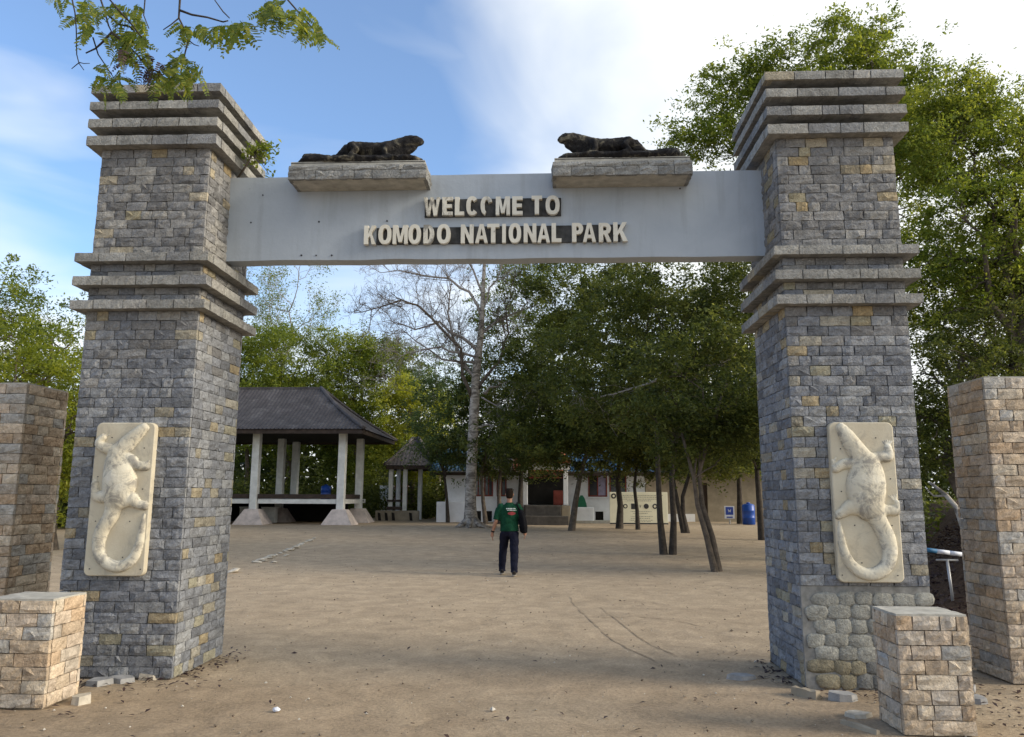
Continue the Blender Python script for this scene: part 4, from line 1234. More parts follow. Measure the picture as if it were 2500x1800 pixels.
# pale dead limbs showing inside the canopy belong to the twin-trunked and the olive tree
def dead_limb(root_name, pts, Y, r, seed):
    rng = np.random.default_rng(seed)
    root = [o for o in bpy.data.objects if o.get('label', '').startswith(root_name)][0]
    P = [np.array(at(x, y, Y + 0.25 * i)) for i, (x, y) in enumerate(pts)]
    m = MB(); m.tube([tuple(p) for p in P], [r * (1 - 0.7 * i / (len(P) - 1)) for i in range(len(P))], 7)
    for p in P[1:]:
        for k in range(2):
            e = rng.normal(size=3); e[2] -= 0.9
            grow(m, p, e, rng.uniform(0.4, 0.9), r * 0.25, 1, rng)
    o = m.build('dead_limb', M['twig'], None, True)
    o.parent = root; o.matrix_parent_inverse = Matrix.Translation(-root.location)
DEAD = [('twin-trunked', [(1620, 900), (1600, 930), (1560, 945), (1500, 962), (1450, 972), (1412, 966), (1400, 950)], b.y, 0.045, 1), ('twin-trunked', [(1620, 880), (1680, 900), (1720, 893), (1760, 890), (1782, 878)], b.y, 0.06, 2)]
# tall canopy behind the beam
# --- big trees to the right of the gate
GR = 'big trees beyond the rubble-footed pillar'
def rtree(label, cx, cy, Yd, rx, rz, extra, seed, mat, ncl, tint0, leaf=0.10, sig=0.5, per=270):
    c = atd(cx, cy, Yd)
    base = (c.x, Yd + 0.3, gz(c.x, Yd))
    tree('big_tree', label, [up_line(base, (c.x + 0.2, Yd, c.z - rz * 0.35), 6, 0.035, seed)], [(V3(c), (rx, rx * 0.9, rz), 1.0)] + [(V3(atd(x, y, Yd + dy)), (r, r, r * q), w) for x, y, dy, r, q, w in extra], ncl, per, leaf, sig, mat, 'bark', 0.28, seed, GR, 14, 0.3, tint0=tint0)
rtree('huge leafy tree towering over the rubble-footed pillar into the white sky', 1880, 250, 13, 2.3, 1.9, [(1880, 110, 0, 1.1, 0.8, 0.34), (1610, 240, 0.5, 1.25, 1.0, 0.42), (2060, 260, 0, 1.3, 1.1, 0.45), (1700, 170, 0, 1.0, 0.8, 0.3), (1570, 320, 0.3, 1.0, 0.6, 0.3), (1990, 420, 0.5, 1.6, 1.3, 0.4), (1790, 330, 0.5, 1.8, 1.2, 0.4)], 201, 'leaf_mid', 260, 0.50)
rtree('broad yellow-green tree cut by the picture edge above the tall tan block', 2200, 520, 10.5, 2.0, 1.9, [(2090, 330, 0.4, 1.2, 1.1, 0.5), (2160, 260, 0.2, 0.8, 0.9, 0.25), (2280, 640, 0, 1.6, 1.4, 0.4), (2060, 640, 0.5, 1.2, 1.2, 0.45), (2250, 400, 0, 1.2, 1.0, 0.5), (2130, 230, 0.3, 1.0, 0.8, 0.35), (2330, 520, 0.3, 1.4, 1.4, 0.4), (2230, 300, 0.3, 0.8, 0.7, 0.2)], 202, 'leaf_mid', 270, 0.56, 0.09, 0.45, 260)
rtree('dark leafy tree low behind the barrier pole', 2110, 830, 10, 1.7, 1.5, [(2060, 980, 0.6, 1.0, 0.8, 0.4), (2230, 780, 0, 1.6, 1.2, 0.5)], 203, 'leaf_dark', 110, 0.42, 0.08, 0.45)
rtree('dark tree filling the gap behind the tall pale tan block', 2330, 760, 15, 3.2, 3.4, [(2120, 700, 1, 2.2, 1.6, 0.5)], 204, 'leaf_dark', 100, 0.35, 0.11, 0.65)

# --- trees on the left, outside and inside the gate
GL = 'trees beyond the leaf-draped pillar'
def ltree(label, x, y, Yd, rx, rz, seed, mat, ncl, tint0, leaf, sig, per=240, extra=(), bark='bark', low=0.9):
    c = atd(x, y, Yd)
    tree('green_tree', label, [up_line((c.x, Yd + 0.4, gz(c.x, Yd)), (c.x, Yd, c.z), 6, 0.035, seed)], [(V3(c), (rx, rx * 0.9, rz), 1.0), ((c.x, Yd, c.z - rz * low), (rx * 0.85, rx * 0.8, rz * 0.7), 0.5)] + [(V3(atd(a, b_, Yd)), (r, r, r * 0.8), w) for a, b_, r, w in extra], ncl, per, leaf, sig, mat, bark, 0.18, seed, GL, 10, tint0=tint0)
ltree('yellow-green tree above the tall tan block at the picture edge', 40, 850, 16, 3.0, 1.9, 301, 'leaf_yellow', 105, 0.42, 0.12, 0.6)
ltree('airy grey-green tree with open top against the cloud beside the leaf-draped pillar', 110, 740, 22, 3.0, 2.2, 302, 'leaf_blue', 62, 0.5, 0.13, 0.6, 130)
ltree('tall tree at the very edge of the picture rising into the pale cloud', -30, 720, 19, 2.6, 2.4, 303, 'leaf_mid', 80, 0.5, 0.13, 0.6)
ltree('orange-tinged leafy tree squeezed between the tall tan block and the pillar', 120, 960, 15, 1.6, 1.7, 304, 'leaf_yellow', 60, 0.45, 0.11, 0.5)
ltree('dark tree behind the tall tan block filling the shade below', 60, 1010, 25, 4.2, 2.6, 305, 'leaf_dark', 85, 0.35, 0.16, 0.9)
ltree('broad sunlit green tree behind the pavilion roof ridge', 640, 830, 46, 5.8, 3.6, 306, 'leaf_mid', 190, 0.50, 0.17, 1.0, 330)
ltree('rounded green tree leaning over the pavilion hip', 790, 850, 46, 4.6, 3.4, 307, 'leaf_mid', 150, 0.45, 0.17, 0.95, 320, ((850, 800, 1.8, 0.3),))
ltree('bright yellow-green tree between the pavilion and the pale bare tree', 915, 930, 42.5, 2.8, 2.5, 308, 'leaf_yellow', 120, 0.75, 0.17, 0.75, 250, ((895, 870, 1.2, 0.3),))
ltree('dark leafy tree in the shade under the pavilion eave', 790, 1000, 47, 2.0, 1.7, 309, 'leaf_mid', 60, 0.3, 0.16, 0.7)
ltree('grey airy bush-like tree just left of the pale bare trunk', 975, 850, 47, 3.0, 3.0, 310, 'leaf_blue', 70, 0.35, 0.16, 0.7, 150)
ltree('green tree hugging the inner face of the leaf-draped pillar', 545, 860, 44, 4.0, 3.0, 311, 'leaf_mid', 95, 0.55, 0.2, 1.0)

# --- bare trees
def grow(mb, p, d, L, r, depth, rng, leaves=None, tips=None):
    n = 4
    pts = [np.array(p, float)]
    d = np.array(d, float); d /= np.linalg.norm(d)
    for i in range(n):
        d = d + rng.normal(size=3) * 0.16 + np.array([0, 0, 0.03])
        d /= np.linalg.norm(d)
        pts.append(pts[-1] + d * L / n)
    mb.tube([tuple(q) for q in pts], [r * (1 - 0.5 * i / n) for i in range(n + 1)], 3 if depth < 3 else 5, False)
    if tips is not None and depth <= 1: tips.append(pts[-1])
    if depth == 0:
        return
    k = 3 if depth > 1 else 2
    for i in range(k + 1):
        q = pts[1 + rng.integers(n)] if i else pts[-1]
        e = rng.normal(size=3); e /= np.linalg.norm(e)
        nd = d * 0.75 + e * 0.75 + np.array([0, 0, 0.08])
        grow(mb, q, nd, L * rng.uniform(0.5, 0.78), max(r * 0.55, 0.006), depth - 1, rng, leaves, tips)
def bare_tree():
    rng = np.random.default_rng(77)
    b = god(1043, 1168); Yb = b.y
    t = empty('bare_tree', 'leafless tree with tall white patchy trunk and fine grey branches in front of sky', 'tree', None, V3(b))
    inv = Matrix.Translation(-b)
    Z = lambda x, y, dy=0.0: V3(at(600 + x / 3.024, 620 + y / 3.024, Yb + dy))
    tk = MB()
    pts = [V3(b)] + [V3(atd(1042, 1120, Yb)), V3(atd(1043, 1060, Yb)), Z(1675, 1400), Z(1690, 1080), Z(1703, 850), Z(1730, 650), Z(1745, 450), Z(1752, 250), Z(1762, 60), Z(1770, -150), Z(1760, -320)]
    tk.tube([(b.x, b.y, b.z - 0.1)] + pts, [0.46, 0.36, 0.26, 0.245, 0.24, 0.22, 0.19, 0.155, 0.12, 0.095, 0.075, 0.045, 0.02], 12)
    # root flare
    for a in range(7):
        an = a * 0.9 + 0.2
        L = rng.uniform(0.6, 1.1)
        tk.tube([(b.x + 0.15 * math.cos(an), b.y + 0.15 * math.sin(an), b.z + 0.38), (b.x + 0.45 * math.cos(an), b.y + 0.45 * math.sin(an), b.z + 0.12), (b.x + L * math.cos(an), b.y + L * math.sin(an), b.z - 0.02)], [0.15, 0.10, 0.03], 6)
    o = tk.build('trunk', M['bark_pale'], None, True); o.parent = t; o.matrix_parent_inverse = inv
    prim = [([(1668, 1060), (1600, 900), (1590, 700), (1450, 560), (1270, 380), (1150, 340), (1000, 390), (860, 430)], -1.2, 0.10, 'bark'),
            ([(1690, 1050), (1820, 850), (1900, 700), (1940, 590), (1920, 400), (1960, 250)], -1.0, 0.09, 'bark'),
            ([(1705, 900), (1640, 860), (1560, 700), (1510, 520), (1500, 380), (1520, 200)], 1.2, 0.10, 'twig'),
            ([(1715, 720), (1600, 620), (1430, 500), (1250, 560), (1080, 500)], 0.5, 0.09, 'twig'),
            ([(1740, 470), (1650, 280), (1500, 180), (1300, 160), (1120, 120), (1000, 140)], 0.2, 0.075, 'twig'),
            ([(1735, 600), (1850, 500), (1950, 450), (2080, 400)], 0.8, 0.08, 'twig'),
            ([(1745, 420), (1800, 250), (1880, 120), (1900, 0)], -0.4, 0.06, 'twig'),
            ([(1750, 300), (1680, 120), (1600, 0), (1500, -120)], 0.5, 0.06, 'twig'),
            ([(1762, 1030), (1800, 985), (1870, 960), (2005, 955)], -0.5, 0.085, 'bark_pale'),
            ([(1705, 1310), (1740, 1275), (1800, 1262), (1870, 1300), (1935, 1340)], -0.4, 0.06, 'bark_pale'),
            ([(1740, 1060), (1850, 1120), (2000, 1160)], -0.8, 0.045, 'twig'),
            ([(1690, 760), (1500, 720), (1350, 700), (1200, 730), (1100, 760)], -0.6, 0.06, 'twig'),
            ([(1690, 800), (1450, 780), (1250, 640), (1130, 560)], 0.9, 0.06, 'twig')]
    for pp, dep, r, mt in prim:
        n = len(pp)
        P = [np.array(Z(x, y, dep * i / (n - 1))) for i, (x, y) in enumerate(pp)]
        Q = []
        for i in range(n - 1):
            Q += [P[i], (P[i] + P[i + 1]) / 2 + rng.normal(size=3) * 0.06]
        Q.append(P[-1])
        m = MB()
        m.tube([tuple(q) for q in Q], [r * (1 - 0.8 * i / (len(Q) - 1)) for i in range(len(Q))], 6)
        if mt != 'bark_pale' or r > 0.08:
            for i in range(2, len(Q)):
                for _ in range(2 if mt != 'bark_pale' else 1):
                    d = (Q[i] - Q[i - 1]); d /= np.linalg.norm(d)
                    e = rng.normal(size=3); e /= np.linalg.norm(e)
                    grow(m, Q[i], d * 0.6 + e * 0.8 + np.array([0, 0, 0.15]), rng.uniform(0.6, 1.5) if mt != 'bark_pale' else 0.5, max(0.017, r * 0.22), 3 if mt != 'bark_pale' else 1, rng)
        o = m.build('branch', M[mt], None, True); o.parent = t; o.matrix_parent_inverse = inv
    # a few dry leaves still hanging
    cen = np.array([np.array(Z(rng.uniform(1100, 1950), rng.uniform(150, 820), rng.uniform(-1, 1))) for _ in range(170)])
    o = obj('dry_leaf', leaf_mesh('dry_leaf', cen, 0.13, rng, M['leaf_dead'], 0.2), None)
    o.parent = t; o.matrix_parent_inverse = inv; tag(o, kind='stuff')
bare_tree()
def half_bare(label, x0, y0, x1, y1, Yd, spread, seed, nlv, mat):
    rng = np.random.default_rng(seed)
    a = atd(x0, y0, Yd); base = Vector((a.x, Yd, gz(a.x, Yd))); top = atd(x1, y1, Yd)
    t = empty('half_bare_tree', label, 'tree', 'thinly leaved trees behind the pavilion', V3(base))
    inv = Matrix.Translation(-base)
    m = MB(); tips = []
    pts = bent(V3(base), V3(top), rng, 7, 0.03)
    m.tube(pts, [0.22 * (1 - 0.8 * i / 7) for i in range(8)], 7)
    for i in range(3, 8):
        for k in range(2):
            e = rng.normal(size=3); e[2] = abs(e[2]) * 0.6 + 0.55; e[:2] *= 1.4
            grow(m, pts[i], e, spread * rng.uniform(0.7, 1.1), 0.045, 4, rng, None, tips)
    o = m.build('trunk', M['twig'], None, True); o.parent = t; o.matrix_parent_inverse = inv
    tips = np.array(tips)
    pick = tips[rng.integers(len(tips), size=nlv)] + rng.normal(size=(nlv, 3)) * 0.22
    o = obj('crown', leaf_mesh('crown', pick, 0.15, rng, M[mat], 0.3), None); o.parent = t; o.matrix_parent_inverse = inv
half_bare('thinly leaved pale tree with fine twigs rising above the pavilion roof', 632, 900, 640, 690, 48, 3.1, 501, 14000, 'leaf_mid')
half_bare('thinly leaved twiggy tree sloping down toward the gap of sky', 770, 900, 800, 820, 48, 1.7, 502, 5200, 'leaf_blue')

Yt = god(1480, 1228).y - 1.6
for d_ in DEAD: dead_limb(d_[0], d_[1], Yt, d_[3], d_[4])
# --- the wood behind everything
def far_wood():
    rng = np.random.default_rng(9)
    n = 66000
    x = rng.uniform(-70, 70, n); y = 48 + rng.uniform(0, 16, n)
    top = 6.2 + 1.9 * np.array([mnoise.noise(Vector((a * 0.16, b_ * 0.2, 1.0))) for a, b_ in zip(x, y)]) + np.where(x > 2, 2.2, 0)
    z = 0.2 + rng.random(n) ** 1.25 * top
    o = obj('wood', leaf_mesh('wood', np.stack([x, y, z], 1), 0.74, rng, M['leaf_dark'], 0.3, np.clip(rng.normal(0.3, 0.2, n), 0, 1)), None)
    tag(o, 'dark mass of woodland behind the buildings', 'wood', None, 'stuff')
far_wood()
def undergrowth(label, name, box, n, leaf, mat, seed, hump):
    rng = np.random.default_rng(seed)
    x = rng.uniform(box[0], box[1], n); y = rng.uniform(box[2], box[3], n)
    kp = (x > 1.9 + 0.40 * (y + 7.15)) if seed == 5 else (x < -1.0 - 0.40 * (y + 7.15)) if seed == 6 else x < 99
    x, y = x[kp], y[kp]; n = len(x)
    h = np.array([max(0.15, hump * (0.6 + 0.8 * mnoise.noise(Vector((a * 0.5, b_ * 0.5, seed))))) for a, b_ in zip(x, y)])
    z = np.array([gz(a, b_) for a, b_ in zip(x, y)]) + rng.random(n) * h
    o = obj(name, leaf_mesh(name, np.stack([x, y, z], 1), leaf, rng, M[mat], 0.4), None)
    tag(o, label, 'bushes', None, 'stuff')
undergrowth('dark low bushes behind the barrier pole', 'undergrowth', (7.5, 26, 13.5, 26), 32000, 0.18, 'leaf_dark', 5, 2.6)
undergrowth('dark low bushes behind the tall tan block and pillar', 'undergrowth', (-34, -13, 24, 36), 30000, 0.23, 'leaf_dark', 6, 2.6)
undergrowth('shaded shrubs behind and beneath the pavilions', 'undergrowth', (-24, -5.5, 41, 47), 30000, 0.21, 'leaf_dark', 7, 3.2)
#PART3
# ------------------------------------------------------------------ pavilions
def rel(root):
    inv = Matrix.Translation(-root.location)
    def own(o, p=None):
        o.parent = p or root
        if p is None: o.matrix_parent_inverse = inv
        else: o.matrix_parent_inverse = Matrix.Identity(4)
        return o
    return own
def hip_roof(x0, x1, y0, y1, ze, zr, ridge_half, sag=0.25, pitch_n=90, amp=0.035, thick=0.10):
    """corrugated hip roof; each slope is a set of columns running straight up from the eave. returns list of slope MBs"""
    cx, cy = (x0 + x1) / 2, (y0 + y1) / 2
    rx0, rx1 = cx - ridge_half, cx + ridge_half
    out = []
    def prof(t):                       # rises from 0 to 1, a little flatter at the eave
        return t - sag * t * (1 - t)
    def slope(kind):
        mb = MB(); v = []; f = []
        span = (x1 - x0) if kind in 'fb' else (y1 - y0)
        n = int(pitch_n * span / (x1 - x0)) * 2
        m = 8
        for i in range(n + 1):
            u = i / n
            w = amp * (1 if i % 2 else -1) * 0.5
            for j in range(m + 1):
                if kind in 'fb':
                    xe = x0 + span * u
                    tmax = min(1.0, (xe - x0) / max(1e-6, rx0 - x0), (x1 - xe) / max(1e-6, x1 - rx1))
                    t = tmax * j / m
                    y = (y0 + (cy - y0) * t) if kind == 'f' else (y1 + (cy - y1) * t)
                    v.append((xe, y, ze + (zr - ze) * prof(t) + w))
                else:
                    ye = y0 + span * u
                    tmax = min(1.0, (ye - y0) / (cy - y0), (y1 - ye) / (y1 - cy))
                    t = tmax * j / m
                    x = (x0 + (rx0 - x0) * t) if kind == 'l' else (x1 + (rx1 - x1) * t)
                    v.append((x, ye, ze + (zr - ze) * prof(t) + w))
        for i in range(n):
            for j in range(m):
                a = i * (m + 1) + j
                q = (a, a + m + 1, a + m + 2, a + 1)
                f.append(q if kind in 'fr' else q[::-1])
        mb.add(v, f)
        return mb
    return {k: slope(k) for k in 'fbrl'}, prof, (cx, cy, rx0, rx1)
def pavilion(label, x0, x1, y0, y1, ze, zr, rh, posts, pw, floor_z, pyr, seed, raised):
    cx, cy = (x0 + x1) / 2, (y0 + y1) / 2
    zg = gz(cx, y0)
    t = empty('pavilion', label, 'pavilion', 'open pavilions with dark hipped roofs', (cx, cy, zg))
    own = rel(t)
    sl, prof, (cx, cy, rx0, rx1) = hip_roof(x0, x1, y0, y1, ze, zr, rh, pitch_n=int((x1 - x0) * 5.2), amp=0.035 if raised else 0.018)
    roof = own(MB().box(rx0 + 0.02, rx1 - 0.02, cy - 0.09, cy + 0.09, zr - 0.06, zr + 0.07).build('roof', M['roof']))
    for k in 'fbrl':
        own(sl[k].build('roof_slope', M['roof'], None, False), roof)
    m = MB()
    for (xe, ye, xr) in ((x0, y0, rx0), (x1, y0, rx1), (x0, y1, rx0), (x1, y1, rx1)):
        pts = [(xe + (xr - xe) * q, ye + (cy - ye) * q, ze + (zr - ze) * prof(q) + 0.05) for q in np.linspace(0, 1, 9)]
        own(MB().tube(pts, 0.10, 6).build('hip_cap', M['roof'], None, True), roof)
    # dark soffit and fascia beams
    zs = ze - 0.02
    sof = MB()
    for (a, b_, c, d) in ((x0 + 0.1, x1 - 0.1, y0 + 0.08, y0 + 0.16), (x0 + 0.1, x1 - 0.1, y1 - 0.16, y1 - 0.08), (x0 + 0.08, x0 + 0.16, y0 + 0.17, y1 - 0.17), (x1 - 0.16, x1 - 0.08, y0 + 0.17, y1 - 0.17)):
        own(MB().box(a, b_, c, d, zs - 0.20, zs).build('fascia', M['dark_wood']), roof)
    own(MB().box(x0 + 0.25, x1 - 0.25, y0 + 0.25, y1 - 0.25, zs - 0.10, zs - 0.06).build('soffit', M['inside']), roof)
    for (px, py) in posts:
        zb = gz(px, py)
        p = own(MB().cbox(px - pw / 2, px + pw / 2, py - pw / 2, py + pw / 2, zb + (pyr * 0.95 if pyr else -0.05), zs - 0.10, 0.02).build('post', M['white_paint']))
        if pyr:
            r = []
            for (hw, z) in ((0.74, zb - 0.05), (0.72, zb + 0.02), (0.34, zb + pyr - 0.02), (0.32, zb + pyr)):
                r.append([(px - hw, py - hw, z), (px + hw, py - hw, z), (px + hw, py + hw, z), (px - hw, py + hw, z)])
            own(MB().loft(r).build('footing', M['pink_cement']), p)
    return t, own
P0 = god(570, 1160); P1 = god(745, 1163)
yf = (P0.y + P1.y) / 2
xa, xb_ = P1.x, P0.x
sp = xa - xb_
pv, pown = pavilion('large open pavilion with white posts on pyramid footings and dark hipped roof', xb_ - sp - 1.5, xa + 1.3, yf - 1.2, yf + 6.9, 4.83, 7.35, 2.3,
                    [(xa - sp * i, yf + 3.6 * j) for i in range(3) for j in range(2)] + [(xa - sp * i, yf + 6.0) for i in (1, 2)], 0.36, 1.3, 0.72, 1, True)
for i in range(2):                                            # raised floor edge: white beam with dark boards over it
    a, b_ = xa - sp * (i + 1) + 0.215, xa - sp * i - 0.215
    pown(MB().cbox(a, b_, yf - 0.10, yf + 0.10, 1.28, 1.50, 0.012).build('floor_beam', M['white_paint']))
    pown(MB().cbox(a, b_, yf - 0.13, yf - 0.03, 1.52, 1.74, 0.012).build('bench_board', M['dark_wood']))
    pown(MB().cbox(a, b_, yf + 5.9, yf + 6.1, 1.28, 1.50, 0.012).build('floor_beam', M['white_paint']))
for j in range(1):
    a, b_ = yf + 3.6 * j + 0.215, yf + 3.6 * (j + 1) - 0.215
    pown(MB().cbox(xa - 0.10, xa + 0.10, a, b_, 1.28, 1.50, 0.012).build('floor_beam', M['white_paint']))
    pown(MB().cbox(xa + 0.02, xa + 0.12, a, b_, 1.52, 1.74, 0.012).build('bench_board', M['dark_wood']))
pown(MB().box(xb_ - sp, xa - 0.25, yf + 0.25, yf + 5.8, 1.36, 1.46).build('floor', M['dark_wood']))
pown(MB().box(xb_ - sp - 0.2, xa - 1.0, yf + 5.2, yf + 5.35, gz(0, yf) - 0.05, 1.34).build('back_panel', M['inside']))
# things in and under the pavilion
def crate(name, label, cat, p, w, d, h, mat, group=None):
    o = empty(name, label, cat, group, p)
    ow = rel(o)
    x, y, z = p
    ow(MB().cbox(x - w / 2, x + w / 2, y - d / 2, y + d / 2, z, z + h, 0.02).build('body', M[mat]))
    ow(MB().cbox(x - w / 2 - 0.02, x + w / 2 + 0.02, y - d / 2 - 0.02, y + d / 2 + 0.02, z + h, z + h + 0.05, 0.012).build('lid', M[mat]))
    return o
def drum(label, p, r, h, mat, group):
    prof = [(0.0, 0.90), (0.02, 1.0), (0.30, 1.0), (0.32, 1.05), (0.35, 1.0), (0.64, 1.0), (0.66, 1.05), (0.69, 1.0), (0.93, 0.97), (0.97, 0.80), (1.0, 0.55)]
    t = empty('plastic_drum', label, 'drum', group, p)
    own = rel(t)
    rings = [[(p[0] + r * k * math.cos(2 * math.pi * i / 18), p[1] + r * k * math.sin(2 * math.pi * i / 18), p[2] + h * z) for i in range(18)] for z, k in prof]
    own(MB().loft(rings).build('body', M[mat], None, True))
    own(MB().tube([(p[0], p[1], p[2] + h), (p[0], p[1], p[2] + h * 1.07)], r * 0.28, 12).build('cap', M[mat], None, True))
q = atd(722, 1085, yf + 3.0)
drum('blue plastic drum standing on the large pavilion floor', (q.x, yf + 3.0, 1.46), 0.26, 0.75, 'blue_plastic', 'blue drums')
q = atd(598, 1120, yf + 2); crate('storage_box', 'pale box under the large pavilion floor beside its footing', 'box', (q.x, yf + 2, gz(0, yf)), 0.7, 0.5, 0.75, 'white_paint', 'pale boxes under the pavilion floor')
q = atd(548, 1120, yf + 2.4); crate('storage_box', 'pale box under the pavilion floor near the leaf-draped pillar', 'box', (q.x, yf + 2.4, gz(0, yf)), 0.6, 0.5, 0.75, 'white_paint', 'pale boxes under the pavilion floor')

c = atd(906, 1150, 40)
pv2, pown2 = pavilion('small pavilion with dark pyramid roof and cream base wall behind the large one', -8.75, -5.80, 37.0, 40.6, 3.42, 5.10, 0.15,
                      [(-7.62, 37.6), (-7.12, 39.9), (-8.45, 37.6), (-8.45, 39.9)], 0.24, 0, 0, 2, False)
pown2(MB().cbox(-9.2, -6.7, 37.05, 37.25, 0.25, 0.86, 0.02).build('base_wall', M['tan_wall']))
pown2(MB().cbox(-8.6, -7.75, 37.30, 37.42, 0.90, 1.08, 0.02).build('bench', M['dark_wood']))
pown2(MB().cbox(-8.6, -7.75, 37.30, 37.36, 1.35, 1.47, 0.01).build('rail', M['dark_wood']))
for i, x in enumerate((-9.0, -8.6, -8.2, -7.2)):
    z0 = gz(0, 40)
    pown2(MB().add([(x, 36.98, z0 + 0.02), (x + 0.16, 36.98, z0), (x + 0.10, 36.98, z0 + 0.42), (x - 0.05, 36.98, z0 + 0.46), (x, 37.04, z0 + 0.02), (x + 0.16, 37.04, z0), (x + 0.10, 37.04, z0 + 0.42), (x - 0.05, 37.04, z0 + 0.46)],
                    [(0, 1, 2, 3), (7, 6, 5, 4), (0, 4, 5, 1), (1, 5, 6, 2), (2, 6, 7, 3), (3, 7, 4, 0)]).build('wall_opening', M['inside']))
pnl = atd(880, 1085, 43)
crate('red_cabinet', 'red cabinet standing behind the small pavilion', 'cabinet', (pnl.x + 0.2, 43.4, 0.3), 0.8, 0.5, 2.0, 'red_wood')
crate('white_cabinet', 'white cabinet standing behind the small pavilion beside the red one', 'cabinet', (pnl.x - 0.75, 43.5, 0.3), 0.9, 0.5, 2.0, 'white_paint')

# ------------------------------------------------------------------ white building
YB = 36.0
def building():
    xl, xr = atd(985, 1155, YB).x, atd(1430, 1155, YB).x
    z0, zt = 0.25, 3.15
    t = empty('white_building', 'long low white park building with dark windows behind the shade trees', 'building', None, ((xl + xr) / 2, YB + 3, z0))
    own = rel(t)
    # wall built round the openings
    op = []
    def opening(xa, xb, za, zb): op.append((xa, xb, za, zb))
    wx = lambda d: atd(d, 1100, YB).x
    wins = [(1050, 1068), (1072, 1092), (1303, 1345), (1350, 1388), (1100, 1122)]
    for a, b_ in wins: opening(wx(a), wx(b_), 1.68, 3.0)
    vents = [(1052, 1066), (1073, 1090), (1318, 1336), (1352, 1368)]
    for a, b_ in vents: opening(wx(a), wx(b_), 0.32, 0.88)
    xs = sorted(set([xl, xr] + [v for o_ in op for v in o_[:2]]))
    wall = MB()
    for xa_, xb2 in zip(xs[:-1], xs[1:]):
        mid = (xa_ + xb2) / 2
        hs = sorted([(o_[2], o_[3]) for o_ in op if o_[0] < mid < o_[1]])
        z = z0 - 0.1
        for za, zb in hs:
            wall.box(xa_, xb2, YB, YB + 0.2, z, za); z = zb
        wall.box(xa_, xb2, YB, YB + 0.2, z, zt)
    own(wall.build('wall', M['white_wall']))
    own(MB().box(xl - 0.001, xl + 0.19, YB + 0.21, YB + 6.2, z0 - 0.1, zt).build('side_wall', M['white_wall']))
    own(MB().box(xr - 0.19, xr + 0.001, YB + 0.21, YB + 6.2, z0 - 0.1, zt).build('side_wall', M['white_wall']))
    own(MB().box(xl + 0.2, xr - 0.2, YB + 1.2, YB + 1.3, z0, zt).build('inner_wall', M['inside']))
    for i, (a, b_) in enumerate(wins):
        xa_, xb2 = wx(a), wx(b_)
        fr = MB(); w = 0.07
        fr.box(xa_, xa_ + w, YB - 0.03, YB + 0.08, 1.68, 3.0); fr.box(xb2 - w, xb2, YB - 0.03, YB + 0.08, 1.68, 3.0)
        fr.box(xa_ + w, xb2 - w, YB - 0.03, YB + 0.08, 1.68, 1.75); fr.box(xa_ + w, xb2 - w, YB - 0.03, YB + 0.08, 2.93, 3.0)
        fr.box((xa_ + xb2) / 2 - 0.03, (xa_ + xb2) / 2 + 0.03, YB - 0.02, YB + 0.07, 1.75, 2.93)
        f_ = own(fr.build('window', M['red_wood']))
        own(MB().box(xa_ + w, (xa_ + xb2) / 2 - 0.03, YB + 0.02, YB + 0.03, 1.75, 2.93).build('pane', M['glass']), f_)
        own(MB().box((xa_ + xb2) / 2 + 0.03, xb2 - w, YB + 0.02, YB + 0.03, 1.75, 2.93).build('pane', M['curtain' if i == 2 else 'glass']), f_)
        own(MB().box(xa_ - 0.05, xb2 + 0.05, YB - 0.09, YB - 0.002, 1.60, 1.67).build('sill', M['white_wall']), f_)
    for a, b_ in vents:
        own(MB().box(wx(a) + 0.01, wx(b_) - 0.01, YB + 0.12, YB + 0.14, 0.33, 0.87).build('vent', M['inside']))
    # low sheet roof, blue and orange patches
    n = 60
    roof = None
    segs = [(0.0, 0.22, 'blue_sheet'), (0.22, 0.36, 'roof'), (0.36, 0.60, 'orange_sheet'), (0.60, 0.72, 'blue_sheet'), (0.72, 1.0, 'blue_sheet')]
    Lx = xr - xl + 1.6
    for s0, s1, mt in segs:
        v = []; f = []
        m = int(n * (s1 - s0)) * 2
        for i in range(m + 1):
            x = xl - 0.8 + Lx * (s0 + (s1 - s0) * i / m)
            w = 0.03 * (1 if i % 2 else -1)
            v += [(x, YB - 0.75, zt - 0.10 + w), (x, YB + 3.2, zt + 1.35 + w), (x, YB + 7.2, zt - 0.10 + w)]
        for i in range(m):
            for k in range(2):
                f.append((i * 3 + k, (i + 1) * 3 + k, (i + 1) * 3 + k + 1, i * 3 + k + 1))
        own(MB().add(v, f).build('roof_sheet', M[mt]))
    own(MB().box(xl - 0.78, xr + 0.78, YB - 0.72, YB - 0.66, zt - 0.34, zt - 0.16).build('fascia', M['dark_wood']))
    # white plinth blocks along the foot
    own(MB().cbox(wx(985) - 0.35, wx(1036), YB - 0.75, YB - 0.02, 0.22, 1.38, 0.03).build('low_wall', M['white_wall']))
    own(MB().cbox(wx(1265), wx(1312), YB - 1.3, YB - 0.7, 0.22, 1.12, 0.03).build('low_wall', M['white_wall']))
    own(MB().box(wx(1265), wx(1420), YB - 1.6, YB - 0.02, 0.2, 0.42).build('walkway', M['cap']))
    # porch
    PY = 33.6
    px = lambda d: atd(d, 1100, PY).x
    for d in (1163.5, 1253):
        own(MB().cbox(px(d) - 0.12, px(d) + 0.12, PY, PY + 0.24, 1.24, 3.06, 0.015).build('porch_column', M['white_wall']))
    own(MB().cbox(px(1163) - 0.25, px(1253) + 0.25, PY + 0.01, PY + 0.25, 3.06, 3.42, 0.02).build('porch_lintel', M['white_wall']))
    g = MB(); a, b_ = px(1160) - 0.5, px(1256) + 0.5
    g.prism([(a, 3.42), (b_, 3.42), ((a + b_) / 2, 4.25)], PY - 0.1, PY + 0.05)
    own(g.build('gable', M['orange_sheet']))
